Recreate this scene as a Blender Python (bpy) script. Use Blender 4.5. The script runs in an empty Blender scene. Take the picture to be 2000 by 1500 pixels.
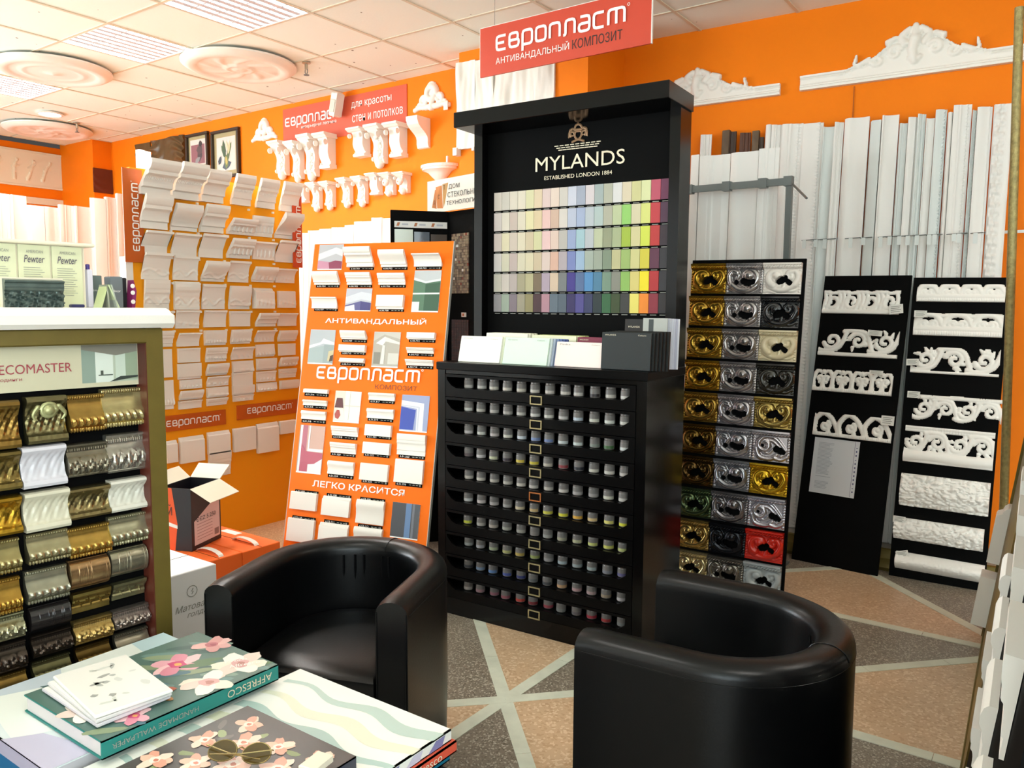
import bpy, bmesh, math, random
import numpy as np
from mathutils import Vector, Matrix
random.seed(7)
SC = bpy.context.scene
COL = SC.collection
R_ = math.radians
# ------------------------------------------------------------------ camera, world, lamps, exposure
CAM_H, CEIL = 1.40, 3.149
yaw, pit, rol = R_(35.338), R_(-5.447), R_(0.391)
fw = Vector((-math.cos(pit)*math.sin(yaw), math.cos(pit)*math.cos(yaw), math.sin(pit)))
r0 = Vector((math.cos(yaw), math.sin(yaw), 0)); u0 = r0.cross(fw)
rt = r0*math.cos(rol)+u0*math.sin(rol); up = u0*math.cos(rol)-r0*math.sin(rol)
cd = bpy.data.cameras.new('camera'); cam = bpy.data.objects.new('camera', cd); COL.objects.link(cam)
cd.sensor_width = 36; cd.lens = 1563.76*36/2000; cd.clip_start = .05
M = Matrix((rt, up, -fw)).transposed().to_4x4(); M.translation = (0, 0, CAM_H)
cam.matrix_world = M; SC.camera = cam
w = bpy.data.worlds.new('world'); SC.world = w; w.use_nodes = True
w.node_tree.nodes['Background'].inputs[0].default_value = (1, .93, .85, 1)
w.node_tree.nodes['Background'].inputs[1].default_value = .05
SC.view_settings.view_transform = 'Standard'; SC.view_settings.look = 'None'
SC.view_settings.gamma = 1; SC.view_settings.use_curve_mapping = False
SC.view_settings.exposure = EXPOSURE = 0.54
LAMP_W = 34.0            # watts of one louvred ceiling luminaire
LAMP_COL = (1, .965, .90)
def area(name, loc, sx, sy, watts, col=LAMP_COL):
    d = bpy.data.lights.new(name, 'AREA'); d.shape = 'RECTANGLE'; d.size = sx; d.size_y = sy
    d.energy = watts; d.color = col
    o = bpy.data.objects.new(name, d); o.location = loc; COL.objects.link(o); return o
# the luminaires over the shop floor: the three in the picture (first) and their continuation over the rest of the room
GX, GY = -4.481, 3.364   # a crossing of the ceiling grid, 0.6 m modules
LAMPS = [(GX-.9, GY-.3, 1.8), (GX+.3, GY-.3, 2.6), (GX-2.7, GY-.3, 1.9)]
LAMPS2 = [(GX-.9, GY-2.7, .7), (GX+2.7, GY-2.7, .8), (GX+5.1, GY-2.7, 1.0), (GX+2.7, GY-5.1, .9), (GX+5.1, GY-.3, .8), (GX-3.3, GY-2.7, .6)]
for lx, ly, k in LAMPS+LAMPS2:
    area('ceiling_lamp_light', (lx, ly, CEIL+.045), .54, .54, LAMP_W*k)
# fill light from added, unseen windows: one in the far left wall, one behind the camera, one in the side wall
def added_window_light(name, loc, rz, sx, sz, watts, col=(.78, .93, 1)):
    o = area(name, loc, sx, sz, watts, col); o.rotation_euler = (R_(90), 0, R_(rz)); return o
ADDED_WINDOWS = [(-9.38, -.6, 1.65, -90, 4.2, 2.3, 420), (1.6, -3.17, 1.65, 0, 2.8, 2.3, 105), (-4.6, -3.17, 1.65, 0, 4.4, 2.3, 38), (3.17, -.6, 1.65, 90, 4.0, 2.3, 80)]
for x, y, z, rz, sx, sz, wt in ADDED_WINDOWS: added_window_light('window_daylight', (x, y, z), rz, sx, sz, wt)
# ------------------------------------------------------------------ helpers
def S(h, a=1.0):
    h = h.lstrip('#'); c = [int(h[i:i+2], 16)/255 for i in (0, 2, 4)]
    return tuple(((x+.055)/1.055)**2.4 if x > .04045 else x/12.92 for x in c)+(a,)
def put(name, data, parent=None, m=None):
    o = bpy.data.objects.new(name, data); COL.objects.link(o)
    if parent is not None: o.parent = parent
    if m is not None:
        o.matrix_local = m if isinstance(m, Matrix) else Matrix.Translation(m)
    return o
def tag(o, label=None, cat=None, group=None, kind=None):
    for k, v in (('label', label), ('category', cat), ('group', group), ('kind', kind)):
        if v: o[k] = v
    return o
def thing(name, label, cat, m=None, group=None):
    o = put(name, None, None, m if m is not None else Matrix()); o.empty_display_size = .05
    return tag(o, label, cat, group)
def at(x, y, z, rz=0): return Matrix.Translation((x, y, z)) @ Matrix.Rotation(rz, 4, 'Z')
def board_frame(x, y, z, th, ph=0, ps=0):
    """local x runs along the board, local z up it, local -y out of its face"""
    th, ph, ps = R_(th), R_(ph), R_(ps)
    u = Vector((math.cos(th), math.sin(th), 0)); zz = Vector((0, 0, 1)); nf = u.cross(zz)
    v = zz*math.cos(ph)-nf*math.sin(ph)
    u2 = u*math.cos(ps)+v*math.sin(ps); v2 = v*math.cos(ps)-u*math.sin(ps); n = u2.cross(v2)
    m = Matrix((u2, -n, v2)).transposed().to_4x4(); m.translation = (x, y, z); return m
ORD = 'first second third fourth fifth sixth seventh eighth ninth tenth eleventh twelfth thirteenth fourteenth fifteenth sixteenth seventeenth eighteenth nineteenth twentieth'.split()
class MB:
    def __init__(s): s.v = []; s.f = []; s.c = []
    def add(s, vs, fs, col=None):
        b = len(s.v); s.v += [tuple(q) for q in vs]; s.f += [tuple(b+i for i in f) for f in fs]
        s.c += [col]*len(fs); return s
    def box(s, x0, x1, y0, y1, z0, z1, col=None, bev=0):
        if bev:
            b = bev; P = []
            for (z, i) in ((z0, b), (z0+b, 0), (z1-b, 0), (z1, b)):
                P += [(x0+i+b*(i == 0)*0, y0+i, z), (x1-i, y0+i, z), (x1-i, y1-i, z), (x0+i, y1-i, z)]
            F = [(3, 2, 1, 0), (12, 13, 14, 15)]
            for k in range(3):
                for j in range(4): F.append((4*k+j, 4*k+(j+1) % 4, 4*k+4+(j+1) % 4, 4*k+4+j))
            return s.add(P, F, col)
        P = [(x0, y0, z0), (x1, y0, z0), (x1, y1, z0), (x0, y1, z0), (x0, y0, z1), (x1, y0, z1), (x1, y1, z1), (x0, y1, z1)]
        return s.add(P, [(3, 2, 1, 0), (4, 5, 6, 7), (0, 1, 5, 4), (1, 2, 6, 5), (2, 3, 7, 6), (3, 0, 4, 7)], col)
    def poly_xz(s, pts, y=0, col=None):      # flat print on a face that looks towards -y
        a = sum(pts[i][0]*pts[(i+1) % len(pts)][1]-pts[(i+1) % len(pts)][0]*pts[i][1] for i in range(len(pts)))
        if a < 0: pts = pts[::-1]
        return s.add([(p[0], y, p[1]) for p in pts], [tuple(range(len(pts)))], col)
    def poly_xy(s, pts, z=0, col=None):
        a = sum(pts[i][0]*pts[(i+1) % len(pts)][1]-pts[(i+1) % len(pts)][0]*pts[i][1] for i in range(len(pts)))
        if a < 0: pts = pts[::-1]
        return s.add([(p[0], p[1], z) for p in pts], [tuple(range(len(pts)))], col)
    def slab_xy(s, pts, z0, z1, col=None):
        a = sum(pts[i][0]*pts[(i+1) % len(pts)][1]-pts[(i+1) % len(pts)][0]*pts[i][1] for i in range(len(pts)))
        if a < 0: pts = pts[::-1]
        n = len(pts)
        return s.add([(p[0], p[1], z0) for p in pts]+[(p[0], p[1], z1) for p in pts],
                     [tuple(range(n-1, -1, -1)), tuple(range(n, 2*n))]+[(i, (i+1) % n, n+(i+1) % n, n+i) for i in range(n)], col)
    def prism_x(s, prof, x0, x1, col=None):   # prof: closed list of (y, z)
        n = len(prof)
        return s.add([(x0, a, b) for a, b in prof]+[(x1, a, b) for a, b in prof],
                     [tuple(range(n)), tuple(range(2*n-1, n-1, -1))]+[(i, n+i, n+(i+1) % n, (i+1) % n) for i in range(n)], col)
    def tube(s, pts, r, n=8, col=None, cap=True):
        pts = [Vector(p) for p in pts]; rs = r if isinstance(r, (list, tuple)) else [r]*len(pts)
        P = []; prev = None
        for i, p in enumerate(pts):
            t = (pts[min(i+1, len(pts)-1)]-pts[max(i-1, 0)]).normalized()
            a = prev if prev is not None else (Vector((0, 0, 1)) if abs(t.z) < .9 else Vector((1, 0, 0)))
            a = (a-t*a.dot(t)).normalized(); prev = a; b = t.cross(a)
            P += [p+(a*math.cos(2*math.pi*k/n)+b*math.sin(2*math.pi*k/n))*rs[i] for k in range(n)]
        F = [(i*n+k, i*n+(k+1) % n, (i+1)*n+(k+1) % n, (i+1)*n+k) for i in range(len(pts)-1) for k in range(n)]
        if cap: F += [tuple(range(n-1, -1, -1)), tuple((len(pts)-1)*n+k for k in range(n))]
        return s.add(P, F, col)
    def lathe(s, prof, n=16, c=(0, 0, 0), col=None):   # prof: (r, z)
        P = [(c[0]+r*math.cos(2*math.pi*k/n), c[1]+r*math.sin(2*math.pi*k/n), c[2]+z) for r, z in prof for k in range(n)]
        F = [(i*n+k, i*n+(k+1) % n, (i+1)*n+(k+1) % n, (i+1)*n+k) for i in range(len(prof)-1) for k in range(n)]
        if prof[0][0] > 1e-6: F.append(tuple(range(n-1, -1, -1)))
        if prof[-1][0] > 1e-6: F.append(tuple((len(prof)-1)*n+k for k in range(n)))
        return s.add(P, F, col)
    def ball(s, c, r, n=8, m=5, sy=1, col=None):
        P = [(c[0], c[1], c[2]+r)]; F = []
        for i in range(1, m):
            a = math.pi*i/m
            P += [(c[0]+r*math.sin(a)*math.cos(2*math.pi*k/n), c[1]+sy*r*math.sin(a)*math.sin(2*math.pi*k/n), c[2]+r*math.cos(a)) for k in range(n)]
        P.append((c[0], c[1], c[2]-r)); L = len(P)-1
        for k in range(n):
            F.append((0, 1+k, 1+(k+1) % n)); F.append((L, 1+(m-2)*n+(k+1) % n, 1+(m-2)*n+k))
            for i in range(m-2): F.append((1+i*n+k, 1+(i+1)*n+k, 1+(i+1)*n+(k+1) % n, 1+i*n+(k+1) % n))
        return s.add(P, F, col)
    def mesh(s, name, mat, smooth=False):
        me = bpy.data.meshes.new(name); me.from_pydata(s.v, [], s.f)
        if mat: me.materials.append(mat)
        if any(c is not None for c in s.c):
            ca = me.color_attributes.new('print', 'FLOAT_COLOR', 'CORNER')
            arr = []
            for f, c in zip(s.f, s.c): arr += list(c or (.8, .8, .8, 1))*len(f)
            ca.data.foreach_set('color', arr)
        if smooth: me.polygons.foreach_set('use_smooth', [True]*len(me.polygons)); me.set_sharp_from_angle(angle=R_(40))
        me.update(); return me
    def build(s, name, mat, parent=None, m=None, smooth=False):
        return put(name, s.mesh(name, mat, smooth), parent, m)
# ---- relief surfaces (carved ornament): a height field over strokes, its openings cut right through
def scroll(cx, cz, r0, r1, a0, turns, t0, t1, n=46):
    L = []
    for i in range(n):
        k = i/(n-1); a = R_(a0)+turns*2*math.pi*k; r = r0+(r1-r0)*k
        L.append((cx+r*math.cos(a), cz+r*math.sin(a), t0+(t1-t0)*k))
    return L
def stroke(pts, t0, t1=None, n=40):
    t1 = t0 if t1 is None else t1; L = []; P = [Vector(p) for p in pts]; m = len(P)
    for i in range(n):
        k = i/(n-1)*(m-1); j = min(int(k), m-2); f = k-j
        p0, p1, p2, p3 = P[max(j-1, 0)], P[j], P[j+1], P[min(j+2, m-1)]
        q = .5*((2*p1)+(p2-p0)*f+(2*p0-5*p1+4*p2-p3)*f*f+(3*p1-p0-3*p2+p3)*f**3)
        L.append((q.x, q.y, t0+(t1-t0)*i/(n-1)))
    return L
def field(X, Z, strokes, k=1.0):
    H = np.zeros_like(X)
    for L in strokes:
        for x, z, r in L:
            d = r*r-(X-x)**2-(Z-z)**2
            H = np.maximum(H, k*np.sqrt(np.maximum(d, 0)))
    return H
def relief(w, h, nx, nz, fn, cut=None, mat=None, name='relief', x0=0, z0=0):
    xs = np.linspace(x0, x0+w, nx); zs = np.linspace(z0, z0+h, nz); X, Z = np.meshgrid(xs, zs)
    H = fn(X, Z); bm = bmesh.new()
    V = [[None]*nx for _ in range(nz)]
    keep = (H > cut) if cut is not None else np.ones_like(H, bool)
    for j in range(nz-1):
        for i in range(nx-1):
            c = [(j, i), (j, i+1), (j+1, i+1), (j+1, i)]
            if sum(keep[a] for a in c) >= 3:
                for a in c:
                    if V[a[0]][a[1]] is None: V[a[0]][a[1]] = bm.verts.new((X[a], -max(H[a], .002 if cut is not None else H[a]), Z[a]))
                bm.faces.new([V[a[0]][a[1]] for a in c])
    ed = [e for e in bm.edges if e.is_boundary]
    r = bmesh.ops.extrude_edge_only(bm, edges=ed)
    for g in r['geom']:
        if isinstance(g, bmesh.types.BMVert): g.co.y = 0
    bmesh.ops.recalc_face_normals(bm, faces=bm.faces)
    me = bpy.data.meshes.new(name); bm.to_mesh(me); bm.free()
    if mat: me.materials.append(mat)
    me.polygons.foreach_set('use_smooth', [True]*len(me.polygons)); me.set_sharp_from_angle(angle=R_(55))
    return me
# ---- mouldings: a profile (protrusion, height) swept along x, with carved bands
def profile(kind, h, p):
    P = []
    if kind == 'cove':
        P = [(0, 0), (.012, 0), (.012, h*.1)]
        for i in range(9):
            a = math.pi/2*i/8; P.append((.012+(p-.012)*(1-math.cos(a)), h*.1+h*.8*math.sin(a)))
        P += [(p, h*.92), (p, h)]
    elif kind == 'ogee':
        P = [(0, 0), (.01, 0), (.01, h*.14), (.02, h*.16)]
        for i in range(11):
            t = i/10; P.append((.02+(p-.02)*(t*t*(3-2*t)), h*.18+h*.66*t))
        P += [(p, h*.88), (p, h)]
    elif kind == 'step':
        q = max(p, .02)
        P = [(0, 0), (q*.25, 0), (q*.25, h*.2), (q*.4, h*.23)]
        for i in range(6):
            a = math.pi/2*i/5; P.append((q*.4+q*.3*(1-math.cos(a)), h*.25+h*.3*math.sin(a)))
        P += [(q*.78, h*.58), (q*.78, h*.66)]
        for i in range(5):
            t = i/4; P.append((q*.78+q*.22*t, h*.68+h*.2*t*t))
        P += [(q, h*.9), (q, h)]
    elif kind == 'ovolo':       # fat bolection, for dado rails
        q = max(p, .016); P = [(0, 0), (q*.5, 0), (q*.55, h*.1), (q*.45, h*.2), (q*.5, h*.42), (q*.62, h*.5), (q*.7, h*.6), (q, h*.7), (q*1.05, h*.82), (q*.9, h*.94), (q*.6, h)]
    elif kind == 'flat':        # skirting board
        q = max(p, .014); P = [(0, 0), (q, 0), (q, h*.8), (q*.95, h*.84), (q*.6, h*.88), (q*.5, h*.95), (q*.25, h)]
    elif kind == 'slab':
        q = max(p, .014); P = [(0, 0), (q, 0), (q, h-.004), (q-.004, h)]
    elif kind == 'frame':       # picture-frame section: sight edge, scoop, high back
        q = p
        P = [(0, 0), (q*.3, 0), (q*.42, h*.06), (q*.38, h*.14), (q*.4, h*.18)]
        for i in range(7):
            t = i/6; P.append((q*(.4+.12*math.sin(math.pi*t)+.25*t*t), h*(.2+.42*t)))
        P += [(q*.85, h*.66), (q, h*.74), (q*1.02, h*.84), (q*.95, h*.93), (q*.7, h*.97), (q*.6, h)]
    elif kind == 'scotia':      # bead row, leaf band, then a hollow drawing back to a thin top edge
        q = p; P = [(0, 0), (q*.72, 0), (q*.8, h*.035), (q*.8, h*.075), (q*.7, h*.11), (q*.86, h*.13), (q*.98, h*.2), (q, h*.28), (q*.94, h*.37), (q*.9, h*.40)]
        for i in range(1, 10):
            t = i/9; P.append((q*(.9-.5*math.sin(t*math.pi/2)), h*(.40+.47*t**1.2)))
        P += [(q*.5, h*.885), (q*.56, h*.92), (q*.56, h*.96), (q*.45, h)]
    elif kind == 'torus':       # thin top bead, waist, then a heavy leafy roll
        q = p; P = [(0, 0), (q*.75, 0), (q*.8, h*.05)]
        for i in range(10):
            t = i/9; P.append((q*(.66+.34*math.sin(math.pi*(.1+.8*t))), h*(.07+.5*t)))
        for i in range(1, 6):
            t = i/5; P.append((q*(.74-.3*math.sin(t*math.pi/2)), h*(.57+.2*t)))
        P += [(q*.58, h*.8), (q*.62, h*.86), (q*.55, h*.9), (q*.66, h*.93), (q*.66, h*.98), (q*.5, h)]
    elif kind == 'scoop':
        q = p; P = [(0, 0), (q*.9, 0), (q, h*.07), (q*.92, h*.16), (q*.7, h*.2)]
        for i in range(9):
            t = i/8; P.append((q*(.62-.5*math.sin(math.pi*t*.5)*.8+.55*t**3), h*(.24+.56*t)))
        P += [(q*.9, h*.84), (q, h*.9), (q*.95, h*.97), (q*.7, h)]
    elif kind == 'round':
        q = p; P = [(0, 0), (q*.35, 0)]
        for i in range(11):
            a = math.pi*i/10; P.append((q*(.35+.65*math.sin(a)), h*(.5-.48*math.cos(a))))
        P += [(q*.35, h)]
    return P
def moulding(L, prof, carve=None, nx=2, thick=None, name='moulding', mat=None, dense=False):
    P = [Vector(p) for p in prof]
    if dense:
        Q = [P[0]]
        for a, b in zip(P, P[1:]):
            m = max(1, int((b-a).length/.004)); Q += [a+(b-a)*(i/m) for i in range(1, m+1)]
        P = Q
    n = len(P); N = []
    for i in range(n):
        t = (P[min(i+1, n-1)]-P[max(i-1, 0)]); N.append(Vector((t.y, -t.x)).normalized() if t.length else Vector((1, 0)))
    ztop = P[-1].y or 1; V = []; F = []
    for k in range(nx):
        x = L*k/(nx-1)
        for i, (p, nn) in enumerate(zip(P, N)):
            d = carve(x, p.y/ztop, p.x) if carve and 0 < i < n-1 else 0
            q = p+nn*d; V.append((x, -q.x, q.y))
    for k in range(nx-1):
        for i in range(n-1): F.append((k*n+i, (k+1)*n+i, (k+1)*n+i+1, k*n+i+1))
    # back: a thin wall behind the front curve (foam section) or straight to the board
    if thick: back = [(max(P[-1].x-thick, 0), P[-1].y), (0, min(P[0].y+thick*1.6, P[-1].y*.6))]
    else: back = [(0, P[-1].y)] if P[-1].x > 1e-4 else []
    b0 = len(V)
    for x in (0, L): V += [(x, -a, b) for a, b in back]
    m = len(back); e = (nx-1)*n
    ring0 = [i for i in range(n)]+[b0+j for j in range(m)]; ring1 = [e+i for i in range(n)]+[b0+m+j for j in range(m)]
    F.append(tuple(ring0)); F.append(tuple(ring1[::-1]))
    c0 = [n-1]+[b0+j for j in range(m)]+[0]; c1 = [e+n-1]+[b0+m+j for j in range(m)]+[e]
    for j in range(len(c0)-1): F.append((c0[j], c1[j], c1[j+1], c0[j+1]))
    me = bpy.data.meshes.new(name); me.from_pydata(V, [], F)
    bm = bmesh.new(); bm.from_mesh(me); bmesh.ops.recalc_face_normals(bm, faces=bm.faces); bm.to_mesh(me); bm.free()
    if mat: me.materials.append(mat)
    me.polygons.foreach_set('use_smooth', [True]*len(me.polygons)); me.set_sharp_from_angle(angle=R_(35))
    return me
# ---- lettering
_tc = {}
def text(s, mat, parent, w=None, h=None, pos=(0, 0, 0), name='lettering', ext=.0015, rot=0, flat=False, center=False, shear=0, bold=0):
    key = (s, shear, bold)
    if key not in _tc:
        c = bpy.data.curves.new('lettering', 'FONT'); c.body = s; c.size = 1; c.resolution_u = 3; c.shear = shear; c.offset = bold
        o = bpy.data.objects.new('lettering', c); COL.objects.link(o)
        me = bpy.data.meshes.new_from_object(o.evaluated_get(bpy.context.evaluated_depsgraph_get()))
        bpy.data.objects.remove(o); vs = np.array([v.co[:2] for v in me.vertices]) if len(me.vertices) else np.zeros((1, 2))
        _tc[key] = (vs-vs.min(0), [tuple(p.vertices) for p in me.polygons], vs.max(0)-vs.min(0))
    vs, fs, sz = _tc[key]
    sx = w/sz[0] if w else h/sz[1]; sy = h/sz[1] if h else sx
    P = vs*np.array([sx, sy]); P = P-np.array([sz[0]*sx/2, sz[1]*sy/2]) if center else P
    me = bpy.data.meshes.new(name)
    me.from_pydata([(a, b, ext) for a, b in P] if flat else [(a, -ext, b) for a, b in P], [], fs); me.materials.append(mat)
    m = Matrix.Translation(pos) @ (Matrix.Rotation(rot, 4, 'Z') if flat else Matrix.Rotation(-rot, 4, 'Y'))
    return put(name, me, parent, m)
def ribbon(mb, pts, t, y, flat=False):
    n = len(pts); k0 = len(mb.f)
    for i in range(n-1):
        a, b = Vector(pts[i]), Vector(pts[i+1]); d = (b-a)
        if d.length < 1e-6: continue
        q = Vector((-d.y, d.x)).normalized()*t/2
        P = [a-q, b-q, b+q, a+q]
        (mb.poly_xy if flat else mb.poly_xz)([tuple(p) for p in P], y-2e-5*len(mb.f))
    for p in pts[1:-1]:
        (mb.poly_xy if flat else mb.poly_xz)([(p[0]+t/2*math.cos(2*math.pi*k/10), p[1]+t/2*math.sin(2*math.pi*k/10)) for k in range(10)], y-2e-5*len(mb.f))
def arcq(pts, r=.22):      # round the inner corners of a polyline
    out = [pts[0]]
    for a, b, c in zip(pts, pts[1:], pts[2:]):
        a, b, c = Vector(a), Vector(b), Vector(c); u = (a-b); v = (c-b); k = min(r, u.length/2, v.length/2)
        p, q = b+u.normalized()*k, b+v.normalized()*k
        out += [tuple(p), tuple(p*.25+b*.5+q*.25), tuple(q)]
    return out+[pts[-1]]
LOGO = [(.85, [[(.85, 1), (0, 1), (0, 0), (.85, 0)], [(0, .5), (.72, .5)]]),
        (.85, [[(0, .5), (.72, .5), (.78, .75), (.72, 1), (0, 1), (0, 0), (.85, 0), (.85, .5), (.6, .5)]]),
        (.85, [[(0, -.45), (0, 1), (.85, 1), (.85, 0), (0, 0)]]),
        (.85, [[(.4, 0), (0, 0), (0, 1), (.85, 1), (.85, 0), (.4, 0)]]),
        (.85, [[(0, 0), (0, 1), (.85, 1), (.85, 0)]]),
        (.9, [[(-.05, 0), (.14, 0), (.14, 1), (.9, 1), (.9, 0)]]),
        (.85, [[(.1, 1), (.85, 1), (.85, 0), (0, 0), (0, .52), (.85, .52)]]),
        (.8, [[(.8, 1), (0, 1), (0, 0), (.8, 0)]]),
        (1.25, [[(0, 0), (0, 1), (1.25, 1), (1.25, 0)], [(.62, 1), (.62, 0)]])]
def logo(parent, mat, w, pos, rot=0, letters=LOGO, name='lettering', reg=True):
    mb = MB(); x = 0; gap = .36; tot = sum(l[0] for l in letters)+gap*(len(letters)-1)+.2; k = w/tot
    for lw, st in letters:
        for pl in st: ribbon(mb, [((x+.1+a)*k, b*k) for a, b in arcq(pl)], .2*k, -.0012)
        x += lw+gap
    if reg: ribbon(mb, [((x+.05+.09*math.cos(a*.785))*k, (1.1+.09*math.sin(a*.785))*k) for a in range(9)], .04*k, -.0012)
    return mb.build(name, mat, parent, Matrix.Translation(pos) @ Matrix.Rotation(-rot, 4, 'Y'))
# ------------------------------------------------------------------ materials
def newmat(name):
    m = bpy.data.materials.new(name); m.use_nodes = True; nt = m.node_tree
    return m, nt, nt.nodes['Principled BSDF']
def mat(name, col, rough=.5, metal=0, bump=0, bscale=60, var=0, vscale=8, coat=0, spec=None):
    m, nt, b = newmat(name); b.inputs['Roughness'].default_value = rough; b.inputs['Metallic'].default_value = metal
    if spec is not None: b.inputs['Specular IOR Level'].default_value = spec
    if coat: b.inputs['Coat Weight'].default_value = coat; b.inputs['Coat Roughness'].default_value = .1
    N = nt.nodes.new; L = nt.links.new; src = None
    if col == 'object': n = N('ShaderNodeObjectInfo'); src = n.outputs['Color']
    elif col == 'print': n = N('ShaderNodeVertexColor'); n.layer_name = 'print'; src = n.outputs['Color']
    else: b.inputs['Base Color'].default_value = col
    if var or bump:
        tc = N('ShaderNodeTexCoord')
    if var:
        nz = N('ShaderNodeTexNoise'); nz.inputs['Scale'].default_value = vscale; nz.inputs['Detail'].default_value = 5
        L(tc.outputs['Object'], nz.inputs['Vector'])
        mr = N('ShaderNodeMapRange'); mr.inputs['From Min'].default_value = .3; mr.inputs['From Max'].default_value = .7
        mr.inputs['To Min'].default_value = 1-var; mr.inputs['To Max'].default_value = 1+var*.4; L(nz.outputs['Fac'], mr.inputs['Value'])
        mx = N('ShaderNodeMix'); mx.data_type = 'RGBA'; mx.blend_type = 'MULTIPLY'; mx.inputs['Factor'].default_value = 1
        if src: L(src, mx.inputs['A'])
        else: mx.inputs['A'].default_value = col
        L(mr.outputs['Result'], mx.inputs['B']); L(mx.outputs['Result'], b.inputs['Base Color'])
    elif src: L(src, b.inputs['Base Color'])
    if bump:
        nb = N('ShaderNodeTexNoise'); nb.inputs['Scale'].default_value = bscale; nb.inputs['Detail'].default_value = 4
        L(tc.outputs['Object'], nb.inputs['Vector'])
        bn = N('ShaderNodeBump'); bn.inputs['Strength'].default_value = bump; bn.inputs['Distance'].default_value = .004
        L(nb.outputs['Fac'], bn.inputs['Height']); L(bn.outputs['Normal'], b.inputs['Normal'])
    return m
def emit(name, col, k):
    m, nt, b = newmat(name); b.inputs['Base Color'].default_value = (0, 0, 0, 1); b.inputs['Emission Color'].default_value = col
    b.inputs['Emission Strength'].default_value = k; return m
ORANGE = mat('orange_paint', S('#f47e04'), .6, spec=.2, bump=.05, bscale=120, var=.05, vscale=2)
WHITE = mat('white_polyurethane', S('#ece6dc'), .5)
WHITE2 = mat('white_plaster', S('#efe9df'), .55, bump=.06, bscale=80)
CREAM = mat('cream_paint', S('#e6dcc4'), .5)
BLACK = mat('black_laminate', S('#060505'), .3, bump=.02, bscale=200, spec=.10)
BLACKG = mat('glossy_black_laminate', S('#070606'), .16, bump=.03, bscale=40, spec=.2)
BLACKM = mat('matt_black_board', S('#040404'), .7, spec=.08)
LEATHER = mat('black_leather', S('#060607'), .33, bump=.06, bscale=160, var=.1, spec=.30)
CHROME = mat('brushed_steel', S('#b9b4a4'), .3, 1)
PRINT = mat('printed_ink', 'print', .45)
PRINTG = mat('glossy_print', 'print', .28)
TINT = mat('tinted_paint', 'object', .5)
CARD = mat('tinted_card', 'object', .6)
TMETAL = mat('gilded_finish', 'object', .25, .85, bump=.04, bscale=90, var=.25, vscale=25)
TGLOSS = mat('lacquered_finish', 'object', .25, 0, bump=.03, bscale=90, coat=.4)
REDSIGN = mat('sign_red', S('#c8452e'), .4)
INK_W = mat('white_lettering', S('#f5f0ea'), .5)
INK_K = mat('dark_lettering', S('#2b2320'), .5)
INK_BR = mat('brown_lettering', S('#7a3a1c'), .5)
INK_G = mat('silver_lettering', S('#d8cdb6'), .35, .5)
INK_RED = mat('red_lettering', S('#a5404a'), .5)
INK_GR = mat('grey_lettering', S('#8f8f86'), .5)
GOLDW = mat('gilded_wood', S('#74642c'), .45, .3, bump=.08, bscale=40, var=.12, vscale=14)
GREYST = mat('grey_steel', S('#6d7270'), .4, .3)
BROWNW = mat('brown_wood', S('#5f4a30'), .5, var=.3, vscale=20)
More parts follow.
